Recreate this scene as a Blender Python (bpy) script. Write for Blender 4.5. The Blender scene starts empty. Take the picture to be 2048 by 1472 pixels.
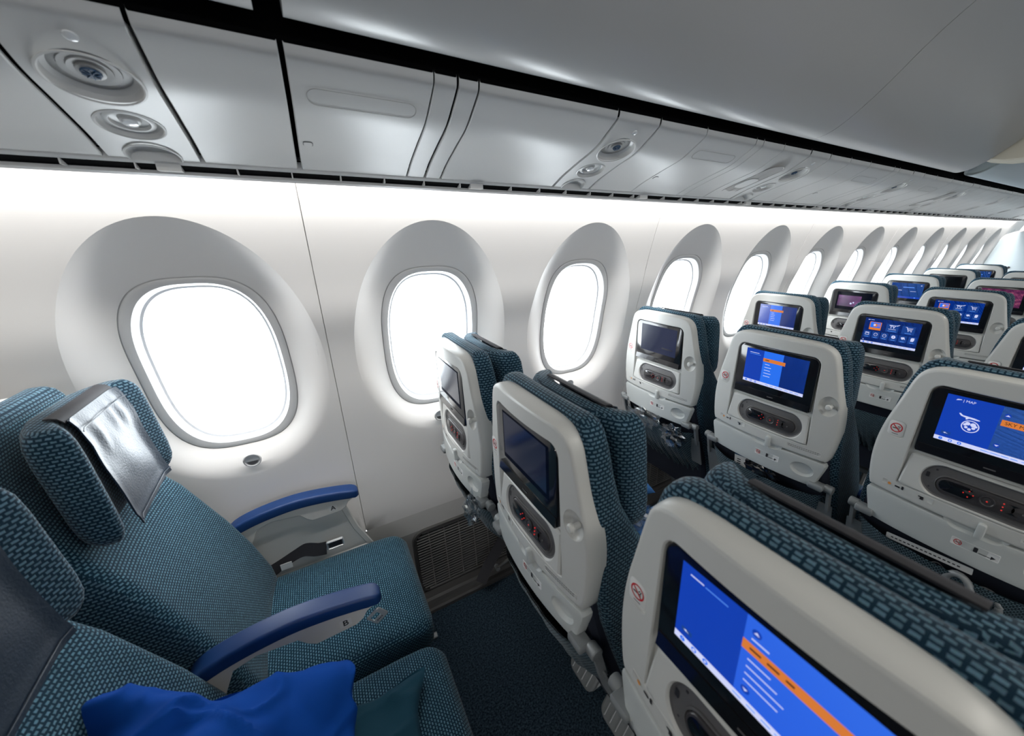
import bpy, bmesh, math, random
from mathutils import Vector, Matrix, noise
random.seed(7)
R = math.radians
sc = bpy.context.scene
COL = sc.collection

# ------------------------------------------------------------------ camera
FPX, PPX, PPY = 757.67, 72.55, 1.66
YAW, PITCH, ROLL = 0.54486, 0.32482, -0.01524
cam_d = bpy.data.cameras.new('camera')
cam = bpy.data.objects.new('camera', cam_d); COL.objects.link(cam)
cam_d.sensor_fit = 'HORIZONTAL'; cam_d.sensor_width = 36
cam_d.lens = FPX * 36 / 2048
cam_d.shift_x = -PPX / 2048; cam_d.shift_y = PPY / 2048
cam_d.clip_start = 0.02; cam_d.clip_end = 200
_cy, _sy = math.cos(YAW), math.sin(YAW)
_f = Vector((_sy * math.cos(PITCH), _cy * math.cos(PITCH), -math.sin(PITCH)))
_r = Vector((_cy, -_sy, 0)); _u = _r.cross(_f)
_r2 = _r * math.cos(ROLL) + _u * math.sin(ROLL); _u2 = -_r * math.sin(ROLL) + _u * math.cos(ROLL)
_m = Matrix((_r2, _u2, -_f)).transposed().to_4x4(); _m.translation = (0, -1.1581, 1.43)
cam.matrix_world = _m
cam_d.dof.use_dof = True; cam_d.dof.focus_distance = 1.7; cam_d.dof.aperture_fstop = 5.0
sc.camera = cam

# ------------------------------------------------------------------ world, exposure
W = bpy.data.worlds.new('world'); sc.world = W; W.use_nodes = True
_bg = W.node_tree.nodes['Background']
_bg.inputs[0].default_value = (0.90, 0.96, 1.0, 1); _bg.inputs[1].default_value = 11.5
# overcast daylight: bright apron and horizon, duller overhead
_nt = W.node_tree; _tc = _nt.nodes.new('ShaderNodeTexCoord'); _sx = _nt.nodes.new('ShaderNodeSeparateXYZ'); _mr = _nt.nodes.new('ShaderNodeMapRange')
_mr.inputs['From Min'].default_value = .08; _mr.inputs['From Max'].default_value = .65; _mr.inputs['To Min'].default_value = 12.5; _mr.inputs['To Max'].default_value = 4.5
_nt.links.new(_tc.outputs['Generated'], _sx.inputs[0]); _nt.links.new(_sx.outputs[2], _mr.inputs[0]); _nt.links.new(_mr.outputs[0], _bg.inputs[1])
sc.view_settings.view_transform = 'Standard'; sc.view_settings.look = 'None'
sc.view_settings.gamma = 1; sc.view_settings.use_curve_mapping = False
sc.view_settings.exposure = 0.0
sc.cycles.max_bounces = 7; sc.cycles.diffuse_bounces = 4; sc.cycles.glossy_bounces = 3
sc.cycles.transparent_max_bounces = 8; sc.cycles.sample_clamp_indirect = 4

WXS = [-0.255, 0.325, 0.922] + [1.533 + 0.61 * i for i in range(0, 10)]      # window centres, x

def area(name, loc, direction, sx, sy, power, color=(1, 1, 1), portal=False, spread=180):
    l = bpy.data.lights.new(name, 'AREA'); l.shape = 'RECTANGLE'; l.size = sx; l.size_y = sy
    l.energy = power; l.color = color; l.spread = R(spread)
    o = bpy.data.objects.new(name, l); COL.objects.link(o)
    o.location = loc
    d = Vector(direction).normalized()
    # local x along world x, local -z along direction
    z = -d; x = Vector((1, 0, 0)); x = (x - z * x.dot(z)).normalized(); y = z.cross(x)
    M_ = Matrix((x, y, z)).transposed().to_4x4(); M_.translation = loc
    o.matrix_world = M_
    if portal: l.cycles.is_portal = True
    return o
LED = 5.6
area('cove_light', (2.5, -0.068, 1.622), (0, 0.25, -1), 8.6, 0.016, LED * 8.6, (1, 0.985, 0.96))
for _x in WXS[:9]:
    area('window_portal', (_x, 0.205, 1.11), (0, -1, -0.1), 0.30, 0.50, 1, portal=True)
CEIL = 12.0
for _x in (-1.6, 1.2, 4.0):
    area('aisle_fill_light', (_x, -1.75, 2.16), (0, 0, -1), 1.6, 0.12, CEIL, (1.0, 0.95, 0.86))  # unseen ceiling strips added for soft general fill
area('far_side_fill_light', (2.0, -5.0, 1.72), (0, .6, -1), 8.0, 0.06, 70, (0.95, 0.97, 1.0))  # unseen area light added as fill from the far side

# ------------------------------------------------------------------ materials
def mat(name, base=(.8, .8, .8), rough=.5, metal=0, spec=.5, emit=None, estr=0, coat=0, bump=None, alpha=None):
    m = bpy.data.materials.new(name); m.use_nodes = True
    nt = m.node_tree; b = nt.nodes['Principled BSDF']
    b.inputs['Base Color'].default_value = (*base, 1); b.inputs['Roughness'].default_value = rough
    b.inputs['Metallic'].default_value = metal; b.inputs['Specular IOR Level'].default_value = spec
    if coat: b.inputs['Coat Weight'].default_value = coat; b.inputs['Coat Roughness'].default_value = .12
    if emit: b.inputs['Emission Color'].default_value = (*emit, 1); b.inputs['Emission Strength'].default_value = estr
    if bump:
        sc_, st, dist = bump
        tc = nt.nodes.new('ShaderNodeTexCoord'); n = nt.nodes.new('ShaderNodeTexNoise')
        n.inputs['Scale'].default_value = sc_; n.inputs['Detail'].default_value = 4
        bp = nt.nodes.new('ShaderNodeBump'); bp.inputs['Strength'].default_value = st; bp.inputs['Distance'].default_value = dist
        nt.links.new(tc.outputs['Object'], n.inputs['Vector']); nt.links.new(n.outputs[0], bp.inputs['Height'])
        nt.links.new(bp.outputs[0], b.inputs['Normal'])
    return m

def fabric(name, dash, ground, bw=.0092, bh=.0050, mort=.0011, bump=.6, rough=.85):
    """woven upholstery: short pale dashes in a running bond on a dark ground"""
    m = bpy.data.materials.new(name); m.use_nodes = True; nt = m.node_tree; b = nt.nodes['Principled BSDF']
    uv = nt.nodes.new('ShaderNodeUVMap'); uv.uv_map = 'UVMap'
    nz = nt.nodes.new('ShaderNodeTexNoise'); nz.inputs['Scale'].default_value = 260; nz.inputs['Detail'].default_value = 1
    mixv = nt.nodes.new('ShaderNodeVectorMath'); mixv.operation = 'SCALE'; mixv.inputs['Scale'].default_value = .0018
    addv = nt.nodes.new('ShaderNodeVectorMath'); addv.operation = 'ADD'
    br = nt.nodes.new('ShaderNodeTexBrick'); br.offset = .5; br.squash = 1
    br.inputs['Scale'].default_value = 1; br.inputs['Brick Width'].default_value = bw; br.inputs['Row Height'].default_value = bh
    br.inputs['Mortar Size'].default_value = mort; br.inputs['Mortar Smooth'].default_value = .3; br.inputs['Bias'].default_value = 0
    br.inputs['Color1'].default_value = (*dash, 1); br.inputs['Color2'].default_value = (*[c * .72 for c in dash], 1)
    br.inputs['Mortar'].default_value = (*ground, 1)
    fine = nt.nodes.new('ShaderNodeTexNoise'); fine.inputs['Scale'].default_value = 1500; fine.inputs['Detail'].default_value = 1
    mul = nt.nodes.new('ShaderNodeMix'); mul.data_type = 'RGBA'; mul.blend_type = 'MULTIPLY'; mul.inputs[0].default_value = .55
    bp = nt.nodes.new('ShaderNodeBump'); bp.invert = True; bp.inputs['Strength'].default_value = bump; bp.inputs['Distance'].default_value = .0012
    L = nt.links
    L.new(uv.outputs[0], nz.inputs['Vector']); L.new(nz.outputs['Color'], mixv.inputs[0]); L.new(uv.outputs[0], addv.inputs[0])
    L.new(mixv.outputs[0], addv.inputs[1]); L.new(addv.outputs[0], br.inputs['Vector'])
    L.new(uv.outputs[0], fine.inputs['Vector'])
    L.new(br.outputs['Color'], mul.inputs[6]); L.new(fine.outputs['Color'], mul.inputs[7]); L.new(mul.outputs[2], b.inputs['Base Color'])
    L.new(br.outputs['Fac'], bp.inputs['Height']); L.new(bp.outputs[0], b.inputs['Normal'])
    b.inputs['Roughness'].default_value = rough; b.inputs['Specular IOR Level'].default_value = .25
    b.inputs['Sheen Weight'].default_value = .15; b.inputs['Sheen Roughness'].default_value = .4
    return m

def emis(name, col, s=1.0):
    m = mat(name, (.01, .01, .01), .12, emit=col, estr=s); return m

MT = {}
MT['wall'] = mat('wall_plastic', (.78, .765, .75), .42, spec=.4, bump=(900, .06, .0006))
MT['bezel'] = mat('window_bezel_plastic', (.66, .66, .66), .4)
MT['reveal'] = mat('window_reveal', (.85, .86, .88), .45)
MT['service'] = mat('service_panel_plastic', (.70, .70, .685), .34, bump=(1200, .05, .0005))
MT['service_dark'] = mat('service_recess_plastic', (.36, .355, .345), .4)
MT['bin'] = mat('bin_plastic', (.52, .525, .52), .27, bump=(1200, .05, .0005))
MT['lowwall'] = mat('lower_wall_plastic', (.30, .295, .285), .5)
MT['sidepanel'] = mat('side_panel_plastic', (.66, .645, .61), .42)
MT['beige'] = mat('beige_panel', (.62, .58, .48), .6)
MT['paleblue'] = mat('pale_blue_panel', (.60, .68, .72), .55)
MT['shell'] = mat('seat_shell_plastic', (.60, .605, .585), .38, bump=(1600, .05, .0004))
MT['tray'] = mat('tray_plastic', (.55, .575, .565), .42, bump=(1600, .05, .0004))
MT['graphite'] = mat('graphite_plastic', (.105, .103, .105), .38)
MT['handset'] = mat('handset_plastic', (.045, .042, .045), .3)
MT['black'] = mat('black_gloss', (.006, .006, .008), .08, coat=.6)
MT['blackmat'] = mat('gap_shade_black', (.003, .003, .0035), .9, spec=.05)  # near-black tone that paints shade into gaps and slots
MT['metal'] = mat('brushed_metal', (.62, .61, .59), .35, metal=.8)
MT['chrome'] = mat('polished_metal', (.78, .79, .80), .34, metal=.7)
MT['greymetal'] = mat('grey_painted_metal', (.26, .275, .28), .45, metal=.2)
MT['darkrail'] = mat('dark_rail', (.055, .053, .052), .45)
MT['grille'] = mat('grille_plastic', (.21, .207, .20), .5)
MT['grilleback'] = mat('grille_backing', (.006, .006, .006), .9)
MT['leather'] = mat('navy_leather', (.014, .026, .046), .38, spec=.42, bump=(260, .35, .0016))
MT['armblue'] = mat('blue_armrest_vinyl', (.006, .040, .16), .45, bump=(900, .12, .0005))
MT['blue'] = mat('blue_pillow_cloth', (.004, .050, .27), .9, spec=.08, bump=(700, .3, .001))
MT['paleblueclo'] = mat('mid_blue_blanket_cloth', (.035, .14, .36), .9, bump=(700, .3, .001))
MT['teal'] = mat('teal_blanket_cloth', (.004, .05, .085), .95, bump=(500, .4, .001))
MT['web'] = mat('seat_belt_webbing', (.02, .02, .025), .75)
MT['white'] = mat('white_print', (.80, .80, .79), .5)
MT['red'] = mat('red_print', (.55, .012, .02), .5)
MT['ink'] = mat('black_print', (.02, .02, .025), .5)
MT['orangep'] = mat('orange_print', (.7, .3, .08), .5)
MT['navy'] = mat('navy_print', (.015, .06, .13), .5)
MT['lens'] = mat('clear_lamp_lens', (.85, .88, .9), .08, spec=.9, coat=1)
MT['fabric'] = fabric('woven_seat_fabric', (.17, .36, .47), (.001, .034, .066), .0080, .0056, .0017)
MT['fabric2'] = fabric('woven_border_fabric', (.135, .26, .35), (.0015, .028, .056), .0100, .0062, .0018)
MT['pocketfab'] = fabric('knitted_pocket_fabric', (.19, .30, .36), (.012, .035, .05), .0075, .0052, .0015)
MT['darkfab'] = mat('dark_seat_fabric', (.010, .015, .03), .9)
MT['led'] = emis('red_key_light', (1, .03, .02), .5)
# screen inks (self lit)
MT['e_deep'] = emis('screen_deep_blue', (.004, .045, .42), 1.0)
MT['e_mid'] = emis('screen_mid_blue', (.02, .16, .85), 1.0)
MT['e_light'] = emis('screen_light_blue', (.11, .32, .95), 1.0)
MT['e_white'] = emis('screen_white', (.62, .66, .95), 1.0)
MT['e_orange'] = emis('screen_orange', (.66, .19, .035), 1.0)
MT['e_tile'] = emis('screen_tile_navy', (.008, .05, .26), 1.0)
MT['e_dim'] = emis('screen_dim', (.002, .005, .018), 1.0)
MT['e_dimmid'] = emis('screen_dim_mid', (.0015, .005, .022), 1.0)
MT['e_dusk'] = emis('screen_dusk', (.035, .05, .13), 1.0)
MT['e_ash'] = emis('screen_ash', (.10, .12, .17), 1.0)

def screen_gradient(name, stops, strength=1.0, waves=True):
    """a screen picture: diagonal colour ramp with soft curved streaks (UV 0..1)"""
    m = bpy.data.materials.new(name); m.use_nodes = True; nt = m.node_tree; b = nt.nodes['Principled BSDF']; L = nt.links
    uv = nt.nodes.new('ShaderNodeUVMap'); uv.uv_map = 'UVMap'
    wv = nt.nodes.new('ShaderNodeTexWave'); wv.inputs['Scale'].default_value = .07; wv.inputs['Distortion'].default_value = 2.2
    wv.inputs['Detail'].default_value = 0.6; wv.inputs['Detail Scale'].default_value = 1.2; wv.bands_direction = 'DIAGONAL'
    rp = nt.nodes.new('ShaderNodeValToRGB'); rp.color_ramp.elements.remove(rp.color_ramp.elements[0])
    rp.color_ramp.elements[0].position = stops[0][0]; rp.color_ramp.elements[0].color = (*stops[0][1], 1)
    for p_, c_ in stops[1:]:
        e = rp.color_ramp.elements.new(p_); e.color = (*c_, 1)
    L.new(uv.outputs[0], wv.inputs['Vector']); L.new(wv.outputs['Fac'], rp.inputs[0])
    L.new(rp.outputs[0], b.inputs['Emission Color']); b.inputs['Emission Strength'].default_value = strength
    b.inputs['Base Color'].default_value = (.01, .01, .01, 1); b.inputs['Roughness'].default_value = .12
    return m
MT['g_blue'] = screen_gradient('screen_blue_streaks', [(0, (.004, .06, .55)), (.55, (.01, .12, .85)), (1, (.06, .25, .95))])
MT['g_lblue'] = screen_gradient('screen_light_streaks', [(0, (.05, .20, .90)), (.6, (.13, .35, .97)), (1, (.30, .52, 1.0))])
MT['g_mblue'] = screen_gradient('screen_royal_streaks', [(0, (.02, .11, .72)), (.6, (.04, .18, .85)), (1, (.16, .36, .95))])
MT['g_pale'] = screen_gradient('screen_pale_blue', [(0, (.02, .12, .60)), (1, (.14, .32, .75))])
def screen_noise(name, stops, scale):
    m = bpy.data.materials.new(name); m.use_nodes = True; nt = m.node_tree; b = nt.nodes['Principled BSDF']; L = nt.links
    uv = nt.nodes.new('ShaderNodeUVMap'); uv.uv_map = 'UVMap'
    n = nt.nodes.new('ShaderNodeTexVoronoi'); n.inputs['Scale'].default_value = scale
    rp = nt.nodes.new('ShaderNodeValToRGB'); rp.color_ramp.elements.remove(rp.color_ramp.elements[0])
    rp.color_ramp.elements[0].position = stops[0][0]; rp.color_ramp.elements[0].color = (*stops[0][1], 1)
    for p_, c_ in stops[1:]:
        e = rp.color_ramp.elements.new(p_); e.color = (*c_, 1)
    L.new(uv.outputs[0], n.inputs['Vector']); L.new(n.outputs['Distance'], rp.inputs[0])
    L.new(rp.outputs[0], b.inputs['Emission Color']); b.inputs['Emission Strength'].default_value = 1
    b.inputs['Base Color'].default_value = (.01, .01, .01, 1); b.inputs['Roughness'].default_value = .12
    return m
MT['n_pink'] = screen_noise('screen_city_picture', [(0, (.75, .35, .45)), (.25, (.45, .10, .22)), (.55, (.25, .05, .16)), (1, (.08, .015, .08))], 7)
MT['n_plum'] = screen_noise('screen_plum_picture', [(0, (.20, .06, .22)), (.4, (.10, .02, .12)), (1, (.04, .01, .06))], 3)

def carpet_mat():
    m = bpy.data.materials.new('carpet_pile'); m.use_nodes = True; nt = m.node_tree; b = nt.nodes['Principled BSDF']; L = nt.links
    tc = nt.nodes.new('ShaderNodeTexCoord'); n = nt.nodes.new('ShaderNodeTexNoise'); n.inputs['Scale'].default_value = 170; n.inputs['Detail'].default_value = 4
    rp = nt.nodes.new('ShaderNodeValToRGB'); rp.color_ramp.elements[0].position = .35; rp.color_ramp.elements[0].color = (.004, .010, .018, 1)
    rp.color_ramp.elements[1].position = .75; rp.color_ramp.elements[1].color = (.050, .085, .115, 1)
    bp = nt.nodes.new('ShaderNodeBump'); bp.inputs['Strength'].default_value = .8; bp.inputs['Distance'].default_value = .004
    L.new(tc.outputs['Object'], n.inputs['Vector']); L.new(n.outputs[0], rp.inputs[0]); L.new(rp.outputs[0], b.inputs['Base Color'])
    L.new(n.outputs[0], bp.inputs['Height']); L.new(bp.outputs[0], b.inputs['Normal']); b.inputs['Roughness'].default_value = .95
    b.inputs['Specular IOR Level'].default_value = .15
    return m
MT['carpet'] = carpet_mat()

def dotted_wall():
    m = mat('perforated_wall_plastic', (.6, .59, .57), .5); nt = m.node_tree; b = nt.nodes['Principled BSDF']; L = nt.links
    tc = nt.nodes.new('ShaderNodeTexCoord'); v = nt.nodes.new('ShaderNodeTexVoronoi'); v.inputs['Scale'].default_value = 170; v.inputs['Randomness'].default_value = 0
    rp = nt.nodes.new('ShaderNodeValToRGB'); rp.color_ramp.elements[0].position = .2; rp.color_ramp.elements[0].color = (.16, .16, .16, 1)
    rp.color_ramp.elements[1].position = .42; rp.color_ramp.elements[1].color = (.62, .61, .59, 1)
    L.new(tc.outputs['Object'], v.inputs['Vector']); L.new(v.outputs['Distance'], rp.inputs[0]); L.new(rp.outputs[0], b.inputs['Base Color'])
    return m
MT['dotted'] = dotted_wall()

def film(name, tint, op, rough=.08):
    """thin clear sheet: mostly see-through with sharp reflections"""
    m = bpy.data.materials.new(name); m.use_nodes = True; nt = m.node_tree; L = nt.links
    for n in list(nt.nodes):
        if n.type != 'OUTPUT_MATERIAL': nt.nodes.remove(n)
    out = nt.nodes['Material Output']
    tr = nt.nodes.new('ShaderNodeBsdfTransparent'); tr.inputs[0].default_value = (*tint, 1)
    gl = nt.nodes.new('ShaderNodeBsdfGlossy'); gl.inputs['Roughness'].default_value = rough
    lw0 = nt.nodes.new('ShaderNodeLayerWeight'); pw = nt.nodes.new('ShaderNodeMath'); pw.operation = 'POWER'; pw.inputs[1].default_value = 3.5
    lw = nt.nodes.new('ShaderNodeMath'); lw.operation = 'MULTIPLY_ADD'; lw.inputs[1].default_value = .55; lw.inputs[2].default_value = op * .3
    L.new(lw0.outputs['Facing'], pw.inputs[0]); L.new(pw.outputs[0], lw.inputs[0])
    mx = nt.nodes.new('ShaderNodeMixShader')
    L.new(lw.outputs[0], mx.inputs[0]); L.new(tr.outputs[0], mx.inputs[1]); L.new(gl.outputs[0], mx.inputs[2]); L.new(mx.outputs[0], out.inputs[0])
    return m
MT['glass'] = film('window_glass', (.97, .985, .99), .15, .02)
MT['wrap'] = film('clear_plastic_wrap', (.86, .90, .93), .75, .16)

# ------------------------------------------------------------------ mesh helper
class MB:
    def __init__(s): s.v = []; s.f = []; s.m = []
    def add(s, verts, faces, mi=0):
        o = len(s.v); s.v += [tuple(p) for p in verts]; s.f += [tuple(i + o for i in f) for f in faces]; s.m += [mi] * len(faces)
    def loft(s, loops, cap0=True, cap1=True, closed=True, mi=0):
        n = len(loops[0]); V = [p for l in loops for p in l]; F = []
        for a in range(len(loops) - 1):
            for i in range(n if closed else n - 1):
                j = (i + 1) % n
                F.append((a * n + i, a * n + j, (a + 1) * n + j, (a + 1) * n + i))
        if cap0: F.append(tuple(range(n - 1, -1, -1)))
        if cap1: F.append(tuple((len(loops) - 1) * n + i for i in range(n)))
        s.add(V, F, mi)
    def box(s, c, d, mi=0, bev=0):
        x, y, z = c; a, b, e = d[0] / 2, d[1] / 2, d[2] / 2
        if bev:
            L = rrect(0, 0, 2 * a, 2 * b, bev, 3); P = []
            for ins, zz in ((bev, -e), (0, -e + bev), (0, e - bev), (bev, e)):
                P.append([(x + p[0], y + p[1], z + zz) for p in inset(L, ins * .7)])
            s.loft(P, mi=mi); return
        V = [(x + i * a, y + j * b, z + k * e) for i in (-1, 1) for j in (-1, 1) for k in (-1, 1)]
        s.add(V, [(0, 1, 3, 2), (4, 6, 7, 5), (0, 4, 5, 1), (2, 3, 7, 6), (0, 2, 6, 4), (1, 5, 7, 3)], mi)
    def tube(s, pts, r, n=10, mi=0, caps=True, rs=None):
        pts = [Vector(p) for p in pts]; loops = []; up = Vector((0.13, 0.2, 1)).normalized()
        for i, p in enumerate(pts):
            t = (pts[min(i + 1, len(pts) - 1)] - pts[max(i - 1, 0)]).normalized()
            a = t.cross(up).normalized(); b = a.cross(t)
            rr = rs[i] if rs else r
            loops.append([p + (a * math.cos(k * 2 * math.pi / n) + b * math.sin(k * 2 * math.pi / n)) * rr for k in range(n)])
        s.loft(loops, caps, caps, mi=mi)
    def lathe(s, prof, mp, n=32, mi=0, cap0=False, cap1=True):
        """prof: (radius, height) ; mp(x,y,h) -> 3D"""
        s.loft([[mp(r * math.cos(k * 2 * math.pi / n), r * math.sin(k * 2 * math.pi / n), h) for k in range(n)] for r, h in prof], cap0, cap1, mi=mi)
    def flat(s, loop, mi=0): s.add(loop, [tuple(range(len(loop)))], mi)
    def build(s, name, mats, parent=None, ang=38, uv=None, loc=None):
        me = bpy.data.meshes.new(name); me.from_pydata(s.v, [], s.f)
        if not isinstance(mats, (list, tuple)): mats = [mats]
        for m in mats: me.materials.append(MT[m] if isinstance(m, str) else m)
        me.polygons.foreach_set('material_index', s.m)
        finish(me, ang, uv)
        o = bpy.data.objects.new(name, me); COL.objects.link(o)
        if parent: o.parent = parent
        if loc: o.location = loc
        return o

def finish(me, ang=38, uv=None, recalc=True):
    bm = bmesh.new(); bm.from_mesh(me)
    bmesh.ops.remove_doubles(bm, verts=bm.verts, dist=1e-6)
    if recalc: bmesh.ops.recalc_face_normals(bm, faces=bm.faces)
    bm.normal_update()
    for f in bm.faces: f.smooth = True
    for e in bm.edges:
        if len(e.link_faces) == 2: e.smooth = e.calc_face_angle(0) < R(ang)
        else: e.smooth = True
    lay = bm.loops.layers.uv.new('UVMap')
    for f in bm.faces:
        n = f.normal; ax = max(range(3), key=lambda i: abs(n[i]))
        for l in f.loops:
            c = l.vert.co
            if uv: l[lay].uv = uv(c)
            elif ax == 2: l[lay].uv = (c.y, c.x)
            elif ax == 0: l[lay].uv = (c.y, c.z)
            else: l[lay].uv = (c.x, c.z)
    bm.to_mesh(me); bm.free(); me.update()

def rrect(cx, cy, w, h, r, n=6):
    """rounded rectangle; r may be 4 radii (tr, tl, bl, br)"""
    rs = r if isinstance(r, (tuple, list)) else (r,) * 4
    P = []
    for (sx, sy, a0), q in zip(((1, 1, 0), (-1, 1, 90), (-1, -1, 180), (1, -1, 270)), rs):
        q = max(q, 1e-4)
        x, y = cx + sx * (w / 2 - q), cy + sy * (h / 2 - q)
        for k in range(n + 1):
            a = R(a0 + 90 * k / n); P.append((x + q * math.cos(a), y + q * math.sin(a)))
    return P
def stadium(cx, cy, w, h, n=10): return rrect(cx, cy, w, h, h / 2 - 1e-5, n)
def circ(cx, cy, r, n=32, ry=None): return [(cx + r * math.cos(2 * math.pi * k / n), cy + (ry or r) * math.sin(2 * math.pi * k / n)) for k in range(n)]
def inset(L, d):
    n = len(L); out = []
    ar = sum(L[i][0] * L[(i + 1) % n][1] - L[(i + 1) % n][0] * L[i][1] for i in range(n))
    sg = 1 if ar > 0 else -1
    for i in range(n):
        a, b, c = L[i - 1], L[i], L[(i + 1) % n]
        def nr(p, q):
            dx, dy = q[0] - p[0], q[1] - p[1]; l = math.hypot(dx, dy) or 1e-9
            return (-dy / l * sg, dx / l * sg)
        n1, n2 = nr(a, b), nr(b, c); mx, my = n1[0] + n2[0], n1[1] + n2[1]; l = math.hypot(mx, my) or 1e-9
        k = 1 / max(.5, (n1[0] * mx + n1[1] * my) / l)
        out.append((b[0] + mx / l * d * k, b[1] + my / l * d * k))
    return out
def resample(P, n, closed=True):
    Q = [Vector((*p, 0)) for p in P]
    if closed: Q.append(Q[0])
    L = [0]
    for i in range(1, len(Q)): L.append(L[-1] + (Q[i] - Q[i - 1]).length)
    out = []; m = n if closed else n - 1; j = 0
    for k in range(n):
        t = L[-1] * k / m
        while j < len(L) - 2 and L[j + 1] < t: j += 1
        a = (t - L[j]) / max(L[j + 1] - L[j], 1e-9); p = Q[j].lerp(Q[j + 1], min(a, 1)); out.append((p.x, p.y))
    return out
def crom(P, k=6, closed=False):
    """Catmull-Rom through points"""
    n = len(P); out = []
    for i in range(n if closed else n - 1):
        g = (lambda q: P[q % n]) if closed else (lambda q: P[min(max(q, 0), n - 1)])
        p0, p1, p2, p3 = g(i - 1), g(i), g(i + 1), g(i + 2)
        for s_ in range(k):
            t = s_ / k
            out.append(tuple(.5 * (2 * b + (c - a) * t + (2 * a - 5 * b + 4 * c - d) * t * t + (3 * b - a - 3 * c + d) * t ** 3) for a, b, c, d in zip(p0, p1, p2, p3)))
    if not closed: out.append(tuple(P[-1]))
    return out
def lerp1(x, xs, ys):
    if x <= xs[0]: return ys[0]
    for i in range(1, len(xs)):
        if x <= xs[i]: return ys[i - 1] + (ys[i] - ys[i - 1]) * (x - xs[i - 1]) / (xs[i] - xs[i - 1])
    return ys[-1]
def cut(o, cutters, solver='EXACT', ang=38):
    """carve recesses: each cutter is a closed MB"""
    tmp = []
    for k, c in enumerate(cutters):
        t = c.build('cutter', [list(o.data.materials)[0]]); t.parent = o.parent; t.matrix_parent_inverse = o.matrix_parent_inverse; tmp.append(t)
        md = o.modifiers.new('b%d' % k, 'BOOLEAN'); md.operation = 'DIFFERENCE'; md.solver = solver; md.object = t
    for solv in (solver, 'FAST'):
        for md in o.modifiers: md.solver = solv
        bpy.context.view_layer.update()
        me = bpy.data.meshes.new_from_object(o.evaluated_get(bpy.context.evaluated_depsgraph_get()))
        if len(me.vertices) > 50: break
    o.modifiers.clear(); old = o.data; nm = old.name; o.data = me; bpy.data.meshes.remove(old); me.name = nm
    finish(me, ang, recalc=False)
    for t in tmp: d = t.data; bpy.data.objects.remove(t); bpy.data.meshes.remove(d)
    return o
def text_faces(txt, size, bold=0.0):
    c = bpy.data.curves.new('t', 'FONT'); c.body = txt; c.size = size; c.align_x = 'CENTER'; c.align_y = 'CENTER'; c.offset = bold; c.resolution_u = 3
    o = bpy.data.objects.new('t', c); COL.objects.link(o); bpy.context.view_layer.update()
    me = bpy.data.meshes.new_from_object(o.evaluated_get(bpy.context.evaluated_depsgraph_get()))
    V = [tuple(v.co) for v in me.vertices]; F = [tuple(p.vertices) for p in me.polygons]
    bpy.data.objects.remove(o); bpy.data.meshes.remove(me); bpy.data.curves.remove(c)
    return V, F
def tag(o, label=None, cat=None, group=None, kind=None):
    if label: o['label'] = label
    if cat: o['category'] = cat
    if group: o['group'] = group
    if kind: o['kind'] = kind
    return o
def struct(o): o['kind'] = 'structure'; return o
def empty(name, loc, label=None, cat=None, group=None):
    o = bpy.data.objects.new(name, None); COL.objects.link(o); o.location = loc; o.empty_display_size = .1
    return tag(o, label, cat, group)
def copy_tree(o, parent=None):
    c = o.copy(); COL.objects.link(c)
    if parent: c.parent = parent
    for ch in o.children: copy_tree(ch, c)
    return c

# ================================================================== SETTING
WZ = [-.1, 0, .405, .702, 1.0, 1.129, 1.236, 1.335, 1.446, 1.565, 1.62, 1.66]
WY = [.166, .165, .162, .153, .118, .096, .067, .046, .014, -.027, -.049, -.068]
_wt = crom(list(zip(WZ, WY)), 8)
_wzs = [p[0] for p in _wt]; _wys = [p[1] for p in _wt]
def YW(z): return lerp1(z, _wzs, _wys)

SEAMS = [0.008 + 1.22 * k for k in range(-1, 7)]
ZC = 1.10; NA = 96
def sup(a, b, n, t):
    c, s = math.cos(t), math.sin(t)
    return (a * math.copysign(abs(c) ** (2 / n), c), b * math.copysign(abs(s) ** (2 / n), s))
def wall_cell(mb, x0, x1, xc, zb, zt):
    dep = .050
    def P(x, z, d=0): return (x, YW(z) + d, z)
    outer, s1, s2 = [], [], []
    for k in range(NA):
        t = 2 * math.pi * k / NA; c, s = math.cos(t), math.sin(t)
        ex, ez = sup(.25, .392 if s > 0 else .325, 2.0 if s > 0 else 2.15, t)
        s1.append((xc + ex, ZC + ez))
        ex, ez = sup(.163, .250, 3.0, t); s2.append((xc + ex, 1.112 + ez))
        # rect boundary at a similar bearing
        q = []
        if c > 1e-9: q.append((x1 - xc) / (c * .25))
        if c < -1e-9: q.append((x0 - xc) / (c * .25))
        if s > 1e-9: q.append((zt - ZC) / (s * .39))
        if s < -1e-9: q.append((zb - ZC) / (s * .39))
        m_ = min(q); outer.append((xc + c * .25 * m_, ZC + s * .39 * m_))
    # exact corners
    for cx_, cz_ in ((x0, zb), (x1, zb), (x0, zt), (x1, zt)):
        i = min(range(NA), key=lambda i: (outer[i][0] - cx_) ** 2 + (outer[i][1] - cz_) ** 2); outer[i] = (cx_, cz_)
    loops = []
    for a in range(9):
        u = a / 8; loops.append([P(o[0] + (s_[0] - o[0]) * u, o[1] + (s_[1] - o[1]) * u) for o, s_ in zip(outer, s1)])
    mb.loft(loops, False, False)
    loops = []
    for a in range(13):
        u = a / 12; L_ = []
        for k in range(NA):
            s = math.sin(2 * math.pi * k / NA); up = max(0, min(1, .5 + .8 * s)); up = up * up * (3 - 2 * up)
            p = 1.0 * up + 1.9 * (1 - up)
            dd = dep * (u ** p) + .006 * up * math.sin(math.pi * u)
            x = s1[k][0] + (s2[k][0] - s1[k][0]) * u; z = s1[k][1] + (s2[k][1] - s1[k][1]) * u
            L_.append(P(x, z, dd))
        loops.append(L_)
    mb.loft(loops, False, False)
    return s2
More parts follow.
